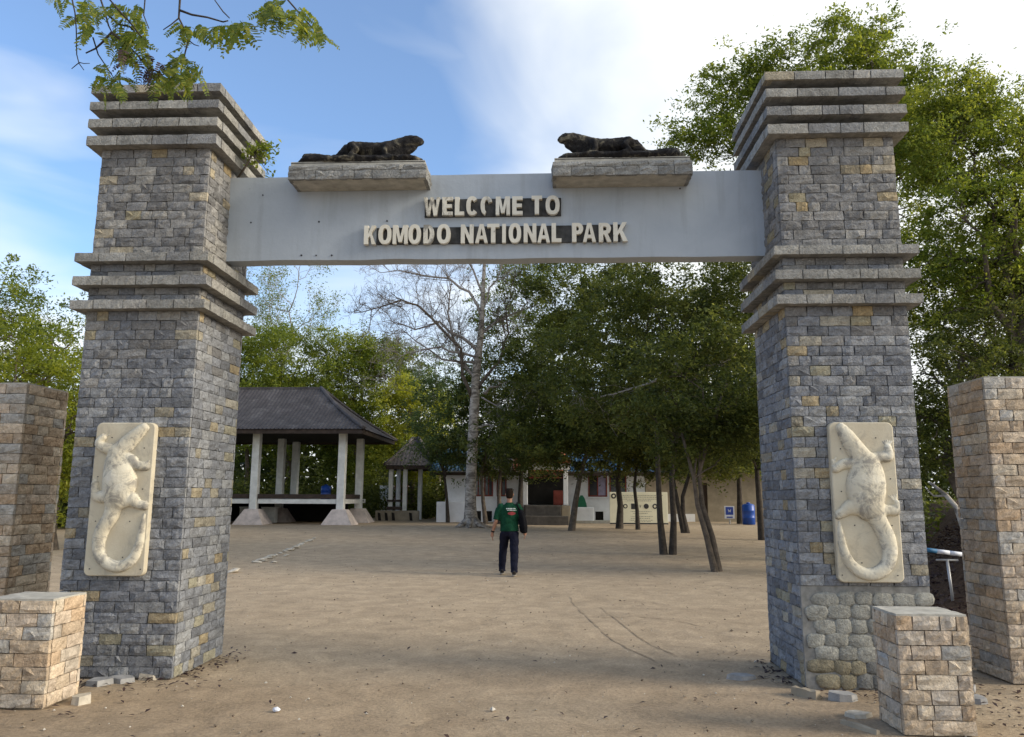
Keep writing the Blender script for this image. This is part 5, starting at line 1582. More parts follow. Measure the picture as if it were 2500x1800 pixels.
    for i in range(6):
        xm = px(1168) + (px(1249) - px(1168)) * (i + 0.5) / 6; wdt = (px(1249) - px(1168)) / 12
        s = 1 if i % 2 else -1
        own(MB().tube([(xm - wdt * s, PY + 0.1, 2.70), (xm + wdt * s, PY + 0.1, 3.02)], 0.025, 5).build('lattice', M['red_wood']))
    own(MB().cbox(px(1167), px(1250), PY + 0.06, PY + 0.14, 2.62, 2.69, 0.01).build('lattice_rail', M['red_wood']))
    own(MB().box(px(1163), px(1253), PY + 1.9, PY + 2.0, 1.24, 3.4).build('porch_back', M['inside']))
    own(MB().box(px(1160), px(1256), PY - 0.2, PY + 2.3, 0.2, 1.22).build('porch_floor', M['dark_stone']))
    sx0, sx1 = atd(1167, 1150, 31.6).x, atd(1254, 1150, 31.6).x
    for k in range(2):
        own(MB().cbox(sx0 - 0.15 + 0.05 * k, sx1 + 0.12 - 0.35 * k, 31.4 + 0.9 * k, 32.28 + 0.9 * k, 0.2, 0.72 + 0.50 * k, 0.02).build('step', M['dark_stone']))
    own(MB().cbox(px(1243), px(1262), PY - 0.75, PY - 0.22, 0.2, 1.22, 0.02).build('step_cheek', M['tan_wall']))
    # counter and cupboard inside the porch
    own(MB().cbox(px(1226), px(1248), PY + 1.3, PY + 1.75, 1.23, 2.0, 0.02).build('counter', M['red_wood']))
    return t
building()
# tan wing further right
def wing():
    Y2 = 38.5
    x0, x1 = atd(1432, 1150, Y2).x, atd(1760, 1150, Y2).x
    t = empty('tan_building', 'tan walled wing of the park building beyond the blue sign', 'building', None, ((x0 + x1) / 2, Y2 + 2, 0.3))
    own = rel(t)
    xs = [x0, x0 + (x1 - x0) * 0.36, x0 + (x1 - x0) * 0.42, x1]
    w = MB(); w.box(xs[0], xs[1], Y2, Y2 + 0.2, 0.2, 3.1); w.box(xs[2], xs[3], Y2, Y2 + 0.2, 0.2, 3.1); w.box(xs[1], xs[2], Y2, Y2 + 0.2, 2.5, 3.1)
    own(w.build('wall', M['tan_wall']))
    own(MB().box(xs[1], xs[2], Y2 + 0.12, Y2 + 0.16, 0.25, 2.5).build('door', M['dark_wood']))
    own(MB().box(x0 - 0.4, x1 + 0.4, Y2 - 0.7, Y2 + 5, 3.12, 3.3).build('roof', M['roof']))
    own(MB().box(x0 + 0.3, xs[1] - 0.3, Y2 - 0.25, Y2 - 0.02, 0.2, 0.72).build('plinth', M['white_wall']))
wing()
# green tarp leaning at the wall
g0 = atd(1289, 1115, 34.6)
tg = empty('green_tarp', 'dark green covered heap on the low white wall right of the porch', 'tarp', None, (g0.x, 35.0, 1.13))
rel(tg)(MB().loft([[(g0.x - hw, 35.0 - 0.2, z), (g0.x + hw, 35.0 - 0.2, z), (g0.x + hw, 35.0 + 0.2, z), (g0.x - hw, 35.0 + 0.2, z)] for hw, z in ((0.27, 1.13), (0.25, 1.3), (0.15, 1.6), (0.05, 1.75))]).build('cover', M['green_cloth'], None, False))

# ------------------------------------------------------------------ information board
def board():
    Yq = 31.4
    a, b_ = atd(1350, 1090, Yq), atd(1480, 1159, Yq)
    t = empty('information_board', 'wide cream information board with a row of dark round emblems', 'board', None, ((a.x + b_.x) / 2, Yq, gz(0, Yq)))
    own = rel(t)
    p = own(MB().cbox(a.x, b_.x, Yq, Yq + 0.08, b_.z, a.z, 0.01).build('panel', M['cream']))
    for x in (a.x + 0.4, b_.x - 0.4):
        own(MB().cbox(x - 0.05, x + 0.05, Yq + 0.09, Yq + 0.19, gz(0, Yq) - 0.05, a.z - 0.1, 0.008).build('post', M['dark_wood']))
    own(MB().cbox(a.x, b_.x, Yq - 0.01, Yq + 0.10, b_.z - 0.06, b_.z - 0.002, 0.008).build('bottom_rail', M['print']))
    W_, H_ = b_.x - a.x, a.z - b_.z
    rs = random.Random(8)
    def disc(u, v, r, mat='print', inner=None):
        x, z = a.x + u * W_, a.z - v * H_
        d = own(MB().tube([(x, Yq - 0.006, z), (x, Yq + 0.004, z)], r, 18).build('emblem', M[mat]), p)
        if inner: own(MB().tube([(x, Yq - 0.010, z), (x, Yq - 0.004, z)], r * inner, 14).build('emblem_centre', M['cream']), p)
    disc(0.07, 0.13, 0.13, 'print', 0.45); disc(0.63, 0.46, 0.125); disc(0.78, 0.46, 0.125, 'print', 0.5); disc(0.27, 0.46, 0.11, 'print', 0.55)
    x, z = a.x + 0.42 * W_, a.z - 0.46 * H_
    own(MB().box(x - 0.14, x + 0.12, Yq - 0.006, Yq + 0.004, z - 0.14, z + 0.13).build('emblem', M['print']), p)
    own(MB().prism([(x + 0.26, z + 0.08), (x + 0.30, z - 0.08), (x + 0.34, z + 0.08), (x + 0.30, z)], Yq - 0.006, Yq + 0.004).build('emblem', M['print']), p)
    # lines of small writing, too fine to read
    for (v, u0, u1) in ((0.10, 0.20, 0.92), (0.155, 0.22, 0.88), (0.22, 0.18, 0.85), (0.275, 0.30, 0.72), (0.62, 0.36, 0.72), (0.68, 0.40, 0.66), (0.78, 0.36, 0.74), (0.84, 0.36, 0.70), (0.90, 0.34, 0.74), (0.945, 0.42, 0.70)):
        m = MB(); u = u0
        while u < u1:
            l = rs.uniform(0.010, 0.035)
            m.box(a.x + u * W_, a.x + min(u + l, u1) * W_, Yq - 0.004, Yq + 0.004, a.z - (v + 0.020) * H_, a.z - v * H_)
            u += l + 0.010
        tag(own(m.build('text_line', M['print_grey']), p), kind='stuff')
board()
def blue_sign():
    b0 = god(1617, 1160); Yq = b0.y
    a, b_ = atd(1604, 1121, Yq), atd(1627, 1144, Yq)
    t = empty('blue_sign', 'small white sign with a blue square on a thin post', 'sign', None, V3(b0))
    own = rel(t)
    own(MB().tube([(b0.x, Yq + 0.05, b0.z - 0.05), (b0.x, Yq + 0.05, a.z - 0.05)], 0.04, 8).build('post', M['metal']))
    p = own(MB().cbox(a.x, b_.x, Yq - 0.02, Yq + 0.01, b_.z - 0.12, a.z, 0.004).build('panel', M['pole_white']))
    w = b_.x - a.x
    own(MB().box(a.x + 0.12 * w, b_.x - 0.12 * w, Yq - 0.026, Yq - 0.018, b_.z + 0.08, a.z - 0.05).build('blue_square', M['sign_blue']), p)
    own(MB().prism([(a.x + 0.34 * w, a.z - 0.14), (a.x + 0.42 * w, a.z - 0.34), (a.x + 0.5 * w, a.z - 0.20), (a.x + 0.58 * w, a.z - 0.34), (a.x + 0.66 * w, a.z - 0.14), (a.x + 0.5 * w, a.z - 0.28)][::-1], Yq - 0.030, Yq - 0.024).build('symbol', M['pole_white']), p)
    own(MB().box(a.x + 0.2 * w, b_.x - 0.2 * w, Yq - 0.026, Yq - 0.018, b_.z - 0.08, b_.z - 0.01).build('lettering', M['sign_blue']), p)
blue_sign()
q = god(1659, 1162)
drum('blue plastic drum beside the tree trunk past the blue sign', (q.x, q.y, q.z), 0.32, 1.05, 'blue_plastic', 'blue drums')
q = god(1505, 1130)

# ------------------------------------------------------------------ embankment, barrier pole and fallen branch on the right
def embankment():
    rng = np.random.default_rng(3)
    x0, x1, y0, y1 = 0.0, 24.0, 2.0, 24.0
    edge = lambda y: 0.95 + 0.415 * (y + 7.15)
    nx, ny = 70, 44
    v = []
    for j in range(ny + 1):
        for i in range(nx + 1):
            x, y = x0 + (x1 - x0) * (i / nx) ** 1.5, y0 + (y1 - y0) * j / ny
            e = min(1, (x - x0) / 2.0) * min(1, (y - y0) / 4.6)
            x += edge(y)
            h = 1.35 * e * e * (3 - 2 * e) + 0.10 * mnoise.noise(Vector((x * 0.9, y * 0.9, 0))) + 0.05 * mnoise.noise(Vector((x * 3, y * 3, 2)))
            v.append((x, y, gz(x, y) - 0.06 + h * (1 if e > 0 else 0) * min(1, e * 6)))
    f = [(j * (nx + 1) + i, j * (nx + 1) + i + 1, (j + 1) * (nx + 1) + i + 1, (j + 1) * (nx + 1) + i) for j in range(ny) for i in range(nx)]
    o = MB().add(v, f).build('bank', M['litter'], None, True)
    tag(o, 'dark bank of soil and fallen leaves behind the barrier pole', None, None, 'structure')
    o.name = 'terrain_bank'
    n = 5200
    xs_ = rng.uniform(0.1, 5, n); ys_ = rng.uniform(2.2, 13, n)
    e = np.minimum(1, (xs_ - x0) / 2.0) * np.minimum(1, (ys_ - y0) / 4.6)
    xs_ = xs_ + edge(ys_)
    zs_ = np.array([gz(a, b_) for a, b_ in zip(xs_, ys_)]) - 0.03 + 1.35 * e * e * (3 - 2 * e) + 0.10 * np.array([mnoise.noise(Vector((a * 0.9, b_ * 0.9, 0))) for a, b_ in zip(xs_, ys_)])
    o = obj('fallen_leaves', leaf_mesh('fallen_leaves', np.stack([xs_, ys_, zs_], 1), 0.10, rng, M['leaf_dead'], 1.6), None)
    tag(o, 'dry brown leaves lying on the bank', 'leaves', None, 'stuff')
embankment()
def barrier():
    b0 = on_ground(2330, 1488)
    t = empty('barrier', 'white and blue barrier pole on a thin metal post', 'barrier', None, V3(b0))
    own = rel(t)
    Yq = b0.y
    top = at(2312, 1366, Yq)
    own(MB().tube([(b0.x, Yq, b0.z - 0.05), (top.x, Yq, top.z)], 0.022, 8).build('post', M['metal'], None, True))
    own(MB().tube([(top.x - 0.16, Yq, top.z - 0.01), (top.x + 0.16, Yq, top.z - 0.01)], 0.016, 8).build('cradle', M['metal'], None, True))
    a, c = at(2225, 1338, Yq - 0.03), at(2440, 1366, Yq - 0.03)
    d = c - a
    n = 7
    for i in range(n):
        p, q_ = a + d * (i / n), a + d * ((i + 1) / n)
        own(MB().tube([V3(p), V3(q_)], 0.034, 10).build('pole_section', M['pole_white' if i % 3 != 1 else 'blue_sheet'], None, True))
barrier()
def fallen():
    pts = [at(2270, 1178, 9.6), at(2310, 1210, 9.3), at(2335, 1240, 9.1), at(2352, 1290, 8.8), at(2368, 1330, 8.5)]
    t = empty('leaning_log', 'bare pale dead branch leaning on the dark bank', 'branch', None, V3(pts[-1]))
    own = rel(t)
    own(MB().tube([V3(p) for p in pts], [0.025, 0.045, 0.055, 0.06, 0.065], 8).build('stem', M['bark_pale'], None, True))
    own(MB().tube([V3(pts[1]), V3(at(2280, 1212, 9.5)), V3(at(2258, 1190, 9.6))], [0.03, 0.02, 0.008], 6).build('side_stem', M['bark_pale'], None, True))
fallen()

# ------------------------------------------------------------------ loose stones, gravel, leaves on the ground
def stones():
    rs = random.Random(12)
    meshes = [rock_mesh(400 + i, 2, 0.55, 0.25) for i in range(6)]
    mats = {m: [] for m in ('rock', 'rock_grey')}
    for m in mats:
        for me in meshes:
            c = me.copy(); c.materials.append(M[m]); c.polygons.foreach_set('use_smooth', [True] * len(c.polygons)); mats[m].append(c)
    def put(p, s, m, label, group, name='loose_stone', flat=1.0):
        o = bpy.data.objects.new(name, rs.choice(mats[m])); COL.objects.link(o)
        o.location = (p.x, p.y, p.z + s * 0.18 * flat); o.scale = (s * rs.uniform(0.8, 1.3), s * rs.uniform(0.7, 1.0), s * rs.uniform(0.7, 1.0) * flat)
        o.rotation_euler = (rs.uniform(-0.2, 0.2), rs.uniform(-0.2, 0.2), rs.uniform(0, 6.28))
        tag(o, label, 'stone', group)
        return o
    # old kerb line of stones running from the left pillar to the pavilion footing
    line = [(514, 1268, 1.5), (524, 1261, 0.7), (570, 1246, 1.1), (578, 1241, 1.4), (586, 1243, 0.8), (594, 1237, 1.0), (601, 1233, 1.2), (612, 1230, 0.7), (622, 1226, 0.8), (633, 1222, 1.0), (641, 1219, 1.3), (648, 1216, 0.8), (655, 1213, 1.2), (661, 1209, 0.7), (668, 1206, 1.0), (676, 1202, 0.9), (686, 1198, 1.1), (696, 1193, 0.8), (634, 1231, 0.7), (608, 1246, 0.8)]
    for x, y, k in line:
        put(god(x, y), 0.11 * k, 'rock', 'pale stone in the broken line running from pillar foot toward the pavilion', 'stones of the broken line toward the pavilion', flat=0.6)
    o = put(god(612, 1573), 0.030, 'rock', 'single white pebble on the bare earth before the gate', None, flat=0.9)
    c = meshes[0].copy(); c.materials.append(M['pole_white']); o.data = c
    # flat pieces at the feet of the pillars
    feet = [((215, 1512), 0.16, 'rock_grey', 'flat grey stone slab on the soil under the leaf-draped pillar', 0.22), ((270, 1506), 0.15, 'rock_grey', 'pale thin slab lying at the foot of the leaf-draped pillar', 0.2), ((335, 1500), 0.13, 'rock', 'small cream slab near the pillar corner under the leaves', 0.25),
            ((1640, 1500), 0.15, 'rock_grey', 'flat grey slab lying on the soil inside the rubble-footed pillar', 0.15), ((1866, 1546), 0.14, 'rock_grey', 'chipped grey slab at the foot of the rubble patch', 0.35), ((2135, 1525), 0.17, 'rock_grey', 'white flat slab beside the tall tan block', 0.18),
            ((2158, 1549), 0.13, 'rock_grey', 'grey flake lying between low block and tall tan block', 0.15), ((1895, 1585), 0.13, 'rock', 'thin greenish slab beside the low tan block', 0.15), ((180, 1553), 0.13, 'rock', 'cream chip leaning at the low sunlit block', 0.4)]
    for (x, y), s, m, lab, fl in feet:
        p = god(x, y)
        nn = rs.choice([5, 6, 7]); ang = sorted(rs.uniform(0, 6.28) + 0.0 for _ in range(nn)); ang = [6.28 * (k + rs.uniform(-0.3, 0.3)) / nn for k in range(nn)]
        pg = [(p.x + s * 0.9 * rs.uniform(0.6, 1.1) * math.cos(a_), p.y + s * 0.75 * rs.uniform(0.6, 1.1) * math.sin(a_)) for a_ in ang]
        th = 0.10 * fl + 0.008; tl = rs.uniform(-0.12, 0.12)
        vv = [(q_[0], q_[1], -0.02) for q_ in pg] + [(p.x + (q_[0] - p.x) * 0.93, p.y + (q_[1] - p.y) * 0.93, th + tl * (q_[0] - p.x)) for q_ in pg]
        ff = [tuple(range(nn, 2 * nn)), tuple(range(nn))[::-1]] + [(k, (k + 1) % nn, nn + (k + 1) % nn, nn + k) for k in range(nn)]
        tag(MB().add(vv, ff).build('flat_stone', M[m]), lab, 'stone')
    # edging stones by the right pillar
    def edging(pa, pb, w, h, lab):
        a, b_ = god(*pa), god(*pb)
        d = (b_ - a); d.z = 0; L_ = d.length; d.normalize(); n_ = Vector((-d.y, d.x, 0))
        rings = []
        for k in range(6):
            c_ = a + d * (L_ * k / 5); j1, j2 = rs.uniform(-0.006, 0.006), rs.uniform(-0.006, 0.006)
            rings.append([V3(c_ - n_ * (w / 2 + j1) + Vector((0, 0, -0.03))), V3(c_ + n_ * (w / 2 + j2) + Vector((0, 0, -0.03))), V3(c_ + n_ * (w / 2 - 0.008 + j2) + Vector((0, 0, h + j1))), V3(c_ - n_ * (w / 2 - 0.008 + j1) + Vector((0, 0, h + j2)))])
        tag(MB().loft(rings).build('edging_stone', M['tan_wall']), lab, 'stone')
    edging((1758, 1533), (1812, 1545), 0.075, 0.045, 'short tan edging stone at the corner of the rubble-footed pillar')
    edging((1865, 1600), (1945, 1625), 0.045, 0.022, 'thin tan edging strip running to the low block by the rubble')
    # faint drag and wheel marks across the yard
    ground = bpy.data.objects['ground']
    for kk_, pl_ in enumerate(([(1262, 1322), (1275, 1340), (1300, 1366), (1335, 1400), (1385, 1432), (1450, 1462)], [(1330, 1345), (1360, 1368), (1395, 1395), (1440, 1425), (1500, 1452)], [(740, 1222), (800, 1212), (860, 1206), (930, 1204)], [(1560, 1385), (1480, 1372), (1400, 1366), (1320, 1368)])):
        P = [god(*q_) for q_ in pl_]
        v_, f_ = [], []
        m_ = 60
        for i in range(m_ + 1):
            t_ = i / m_ * (len(P) - 1); j = min(int(t_), len(P) - 2); fr_ = t_ - j
            c_ = P[j].lerp(P[j + 1], fr_); d_ = (P[j + 1] - P[j]).normalized(); n_ = Vector((-d_.y, d_.x, 0))
            c_ = c_ + n_ * 0.03 * mnoise.noise(Vector((t_ * 3, kk_, 0)))
            w_ = 0.016 * max(0.0, 0.55 + 1.1 * mnoise.noise(Vector((t_ * 7, kk_ + 5, 0))))
            zz_ = gz(c_.x, c_.y) - 0.012 + mnoise.noise(Vector((c_.x * 0.7, c_.y * 0.7, 3.1))) * 0.020 + mnoise.noise(Vector((c_.x * 2.3, c_.y * 2.3, 7.7))) * 0.009 + 0.005
            v_ += [(c_.x - n_.x * w_, c_.y - n_.y * w_, zz_), (c_.x + n_.x * w_, c_.y + n_.y * w_, zz_)]
        f_ = [(2 * i, 2 * i + 1, 2 * i + 3, 2 * i + 2) for i in range(m_)]
        MB().add(v_, f_).build('drag_mark', M['drag'], ground)
    # gravel
    rng = np.random.default_rng(44)
    n = 9500
    yy = -6.6 + 22 * rng.random(n) ** 2.3; xx = rng.uniform(-1, 1, n) * (5.0 + (yy + 6.6) * 0.75)
    mb = MB()
    u = brick_unit(3, 2, 2)
    ico = rock_mesh(900, 1, 0.7, 0.3)
    iv = np.array([(1, 0, 0.1), (0.2, 0.9, 0), (-0.9, 0.2, -0.1), (-0.1, -1, 0), (0.1, 0.1, 0.9), (0, 0, -0.9)]); fi = [(0, 1, 4), (1, 2, 4), (2, 3, 4), (3, 0, 4), (1, 0, 5), (2, 1, 5), (3, 2, 5), (0, 3, 5)]
    cols = [(0.30, 0.25, 0.19), (0.36, 0.31, 0.25), (0.24, 0.19, 0.14), (0.62, 0.57, 0.49), (0.16, 0.12, 0.09)]
    for x, y in zip(xx, yy):
        s = 0.005 + 0.013 * rng.random() ** 3
        if rng.random() < 0.012: s *= 2.0
        a = rng.random() * 6.28; ca, sa = math.cos(a), math.sin(a)
        p = iv * np.array([s, s * 0.8, s * 0.7])
        p = np.stack([p[:, 0] * ca - p[:, 1] * sa + x, p[:, 0] * sa + p[:, 1] * ca + y, p[:, 2] + gz(x, y) - 0.004], 1)
        mb.add(p, fi, cols[int(rng.choice(5, p=[0.30, 0.28, 0.18, 0.12, 0.12]))])
    tag(mb.build('gravel', M['tan_c']), 'fine gravel scattered over the bare earth', 'gravel', None, 'stuff')
    n = 900
    yy = -6.0 + 40 * rng.random(n) ** 1.4; xx = rng.uniform(-1, 1, n) * (4.5 + (yy + 6.6) * 0.5)
    for cx_, cy_, sx_, sy_, k_ in ((-2.70, 0.55, 0.10, 0.45, 170), (-3.2, -0.16, 0.5, 0.10, 110), (2.72, 0.5, 0.08, 0.5, 110), (3.3, -0.2, 0.4, 0.12, 150), (3.9, -0.7, 0.35, 0.4, 120), (4.3, 0.5, 0.4, 0.5, 130), (-3.7, -1.15, 0.5, 0.10, 70), (-4.3, 0.5, 0.3, 0.5, 90)):
        k_ = int(k_ * 0.6); xx = np.concatenate([xx, cx_ + rng.normal(size=k_) * sx_]); yy = np.concatenate([yy, cy_ + rng.normal(size=k_) * sy_])
    zz = np.array([gz(a, b_) + 0.004 for a, b_ in zip(xx, yy)])
    tag(obj('fallen_leaves', leaf_mesh('fallen_leaves', np.stack([xx, yy, zz], 1), 0.055, rng, M['leaf_dead'], 3.0), None), 'dry brown leaves scattered over the forecourt', 'leaves', None, 'stuff')
stones()

# ------------------------------------------------------------------ sprout growing out of the left pillar
def sprout():
    rng = np.random.default_rng(6)
    b0 = at(604, 425, 0.9)
    b0 = Vector((-A_ + 0.02, 0.60, 4.99))
    t = empty('wall_sprout', 'small green plant sprouting from the cornice of the leaf-draped pillar', 'plant', None, V3(b0))
    own = rel(t)
    tip = at(620, 372, 0.45)
    m = MB(); m.tube([V3(b0), V3((b0 + tip) / 2 + Vector((0.02, -0.02, 0.0))), V3(tip)], [0.014, 0.012, 0.008], 6)
    cen = []
    for k in range(16):
        e = tip + Vector((rng.normal() * 0.11, rng.normal() * 0.09, rng.normal() * 0.07))
        m.tube([V3(tip), V3(e)], [0.006, 0.003], 4)
        for _ in range(18): cen.append(np.array(e) + rng.normal(size=3) * 0.036)
    own(m.build('stem', M['bark'], None, True))
    own(obj('foliage', leaf_mesh('foliage', np.array(cen), 0.055, rng, M['leaf_mid'], 0.4, droop=0.6), None))
sprout()

# ------------------------------------------------------------------ branch hanging into the picture top left
def frond_mesh(seed, n=9):
    """pinnate leaf: stalk along +x, pairs of oblong leaflets"""
    rng = np.random.default_rng(seed)
    v, f, tint = [], [], []
    L = 1.0
    for i in range(n):
        x = 0.12 + 0.88 * i / (n - 1)
        z = -0.18 * x * x
        ll = 0.31 * (1 - 0.45 * (i / (n - 1)) ** 2) * rng.uniform(0.85, 1.1)
        for s in (-1, 1):
            if rng.random() < 0.06: continue
            d = np.array([0.30 + rng.normal() * 0.06, s * 1.0, -0.25 + rng.normal() * 0.12]); d /= np.linalg.norm(d)
            w = np.cross(d, [0, 0, 1]); w /= np.linalg.norm(w); w = w * ll * 0.215
            o = np.array([x, 0, z])
            P = [o, o + d * ll * 0.3 + w, o + d * ll * 0.8 + w * 0.9, o + d * ll, o + d * ll * 0.8 - w * 0.9, o + d * ll * 0.3 - w]
            b = len(v); v += [tuple(p) for p in P]; f.append(tuple(range(b, b + 6)))
            tint += [min(1, max(0, rng.normal(0.5, 0.25)))] * 6
    # stalk
    b = len(v)
    for i in range(5):
        x = i / 4; z = -0.18 * x * x; r = 0.010 * (1 - 0.6 * x)
        v += [(x, r, z), (x, -r * 0.5, z + r), (x, -r * 0.5, z - r)]; tint += [0.2] * 3
    for i in range(4):
        for k in range(3):
            f.append((b + i * 3 + k, b + i * 3 + (k + 1) % 3, b + (i + 1) * 3 + (k + 1) % 3, b + (i + 1) * 3 + k))
    me = bpy.data.meshes.new('frond'); me.from_pydata(v, [], f)
    a = me.attributes.new('tint', 'FLOAT', 'POINT'); a.data.foreach_set('value', np.array(tint, dtype=np.float32)); me.update()
    return me
def hanging_branch():
    rng = np.random.default_rng(21)
    Yb = -3.3
    Q = lambda x, y, dy=0.0: np.array(at(100 + x / 3.15, y / 3.15, Yb + dy))      # points of the enlarged view of that corner
    root = Vector((-3.9, -3.4, 0.0))
    t = empty('overhanging_tree', 'leafy branches with feathery leaflets hanging into the picture before the blue sky', 'tree', None, V3(root))
    own = rel(t)
    tk = [(-3.9, -3.4, -0.1), (-3.85, -3.4, 1.5), (-3.9, -3.35, 3.0), (-3.6, -3.35, 4.4), (-2.9, -3.3, 5.2)]
    own(MB().tube(tk, [0.22, 0.17, 0.15, 0.12, 0.08], 9).build('trunk', M['bark'], None, True))
    top = np.array((-2.9, -3.3, 5.2))
    bough = [top, np.array((-2.3, -3.3, 5.30)), np.array((-1.7, -3.3, 5.18)), np.array((-1.1, -3.3, 5.0))]
    own(MB().tube([tuple(p) for p in bough], [0.08, 0.05, 0.035, 0.015], 7).build('bough', M['bark'], None, True))
    tw = [([(460, 0), (490, 90), (520, 200), (545, 250)], 0.0, 1), ([(545, 250), (470, 330), (420, 375), (345, 410)], 0.0, 1), ([(490, 90), (600, 190), (680, 205), (720, 240)], 0.05, 1), ([(530, 0), (590, 70), (690, 180), (760, 270), (830, 330)], -0.1, 1),
          ([(545, 250), (640, 330), (740, 420), (820, 520), (850, 600)], -0.05, 1), ([(1070, -20), (1065, 60), (1060, 140), (1100, 220), (1135, 310), (1110, 400), (1090, 500), (1075, 560)], 0.1, 1), ([(1065, 80), (1160, 115), (1280, 135), (1400, 170), (1440, 160)], 0.1, 1),
          ([(1335, 0), (1400, 90), (1450, 140)], 0.15, 0.8), ([(1060, 140), (1000, 190), (940, 230)], 0.1, 0.6), ([(240, 0), (262, 100), (272, 230), (275, 420), (290, 480)], 0.0, 0.7), ([(290, 480), (330, 490), (375, 488)], 0, 0.4), ([(290, 485), (235, 530)], 0, 0.4), ([(290, 485), (330, 540)], 0, 0.4),
          ([(400, 290), (440, 420), (520, 540), (560, 600)], 0.05, 0.6), ([(1880, -20), (1950, 60), (2010, 130), (2100, 230), (2190, 330)], 0.2, 0.9), ([(1135, 310), (1180, 345), (1215, 355)], 0.1, 0.5), ([(820, 520), (920, 560), (960, 620)], -0.05, 0.6), ([(800, 0), (790, 120), (830, 220)], 0.0, 0.7), ([(1075, 560), (1150, 610), (1180, 680)], 0.1, 0.5)]
    for pts, dy, r in tw:
        P = [Q(x, y, dy) for x, y in pts]
        if pts[0][1] <= 0:      # carry the twig up to the bough above the frame
            bq = min(bough, key=lambda q_: abs(q_[0] - P[0][0]))
            P = [bq, (bq + P[0]) / 2 + np.array([0.02, 0, 0.0])] + P
        own(MB().tube([tuple(p) for p in P], [0.0075 * r * (1 - 0.6 * i / len(P)) for i in range(len(P))], 5).build('twig', M['bark_dark'], None, True))
    live = [frond_mesh(i, 8 + i % 3) for i in range(5)]
    for m in live: m.materials.append(M['leaf_frond'])
    dead = [frond_mesh(40 + i, 7) for i in range(2)]
    for m in dead: m.materials.append(M['leaf_dead'])
    # (start x,y, end x,y, kind) of each leaf in that view
    fr = []
    def sprays(cx, cy, n, r, L, down=0.8, kind=0):
        for _ in range(n):
            a = rng.normal() * 0.7 + math.pi / 2 if down else rng.random() * 6.28
            x, y = cx + rng.normal() * r, cy + rng.normal() * r * 0.8
            l = L * rng.uniform(0.7, 1.2)
            fr.append((x, y, x + math.cos(a) * l, y + math.sin(a) * l * down, kind))
    for spec in [(90, -30, 3, 25, 70), (200, -20, 3, 15, 80), (340, 20, 6, 30, 140), (290, 110, 4, 20, 110), (360, 190, 4, 22, 140), (450, 80, 3, 25, 60), (540, 270, 4, 25, 110), (600, 100, 7, 60, 120), (720, 60, 8, 50, 130), (760, 150, 5, 40, 110), (660, 280, 9, 50, 130), (760, 300, 7, 40, 120), (620, 400, 5, 25, 120), (780, 400, 5, 40, 120),
                 (1100, 190, 4, 25, 120), (1180, 220, 4, 25, 130), (1350, 190, 5, 25, 120), (1450, 190, 8, 35, 170), (1530, 170, 6, 35, 140), (1060, 400, 4, 20, 100), (1000, 500, 9, 50, 150), (960, 600, 6, 40, 110), (1130, 540, 7, 45, 140), (1110, 640, 6, 35, 100), (1200, 520, 4, 30, 110), (500, 570, 6, 40, 100), (600, 600, 7, 40, 110), (560, 680, 4, 30, 80), (860, 560, 5, 30, 90),
                 (1780, 20, 7, 50, 130), (1860, 80, 7, 35, 150), (2010, 60, 5, 40, 120), (2000, 160, 6, 30, 110), (2090, 190, 5, 30, 120), (2050, 260, 3, 20, 70), (1730, 60, 4, 25, 80), (2150, 270, 3, 15, 70)]:
        sprays(*spec)
    for spec in [(720, 470, 6, 45, 70), (850, 480, 9, 40, 70), (800, 560, 5, 35, 60), (650, 400, 3, 40, 60)]:
        sprays(*spec, down=0.6, kind=1)
    for (x0, y0, x1, y1, kind) in fr:
        dy = rng.normal() * 0.10
        a, b_ = Q(x0, y0, dy), Q(x1, y1, dy + rng.normal() * 0.05)
        d = b_ - a; L = np.linalg.norm(d)
        if L < 0.01: continue
        X = Vector(d / L)
        nz_ = Vector((rng.normal() * 0.6, -0.6 + rng.normal() * 0.5, 0.55)); nz_ = (nz_ - X * nz_.dot(X)).normalized()
        Yv = nz_.cross(X)
        L = max(L * 1.3, 0.11)
        o = bpy.data.objects.new('leaf_frond' if kind == 0 else 'dead_frond', (live if kind == 0 else dead)[rng.integers(len(live) if kind == 0 else 2)])
        COL.objects.link(o)
        mw = Matrix(((X.x, Yv.x, nz_.x, a[0]), (X.y, Yv.y, nz_.y, a[1]), (X.z, Yv.z, nz_.z, a[2]), (0, 0, 0, 1))) @ Matrix.Diagonal((L, L * 0.85 if L > 0.1 else L, L, 1))
        o.matrix_world = mw
        own(o)
    print('fronds', len(fr))
hanging_branch()
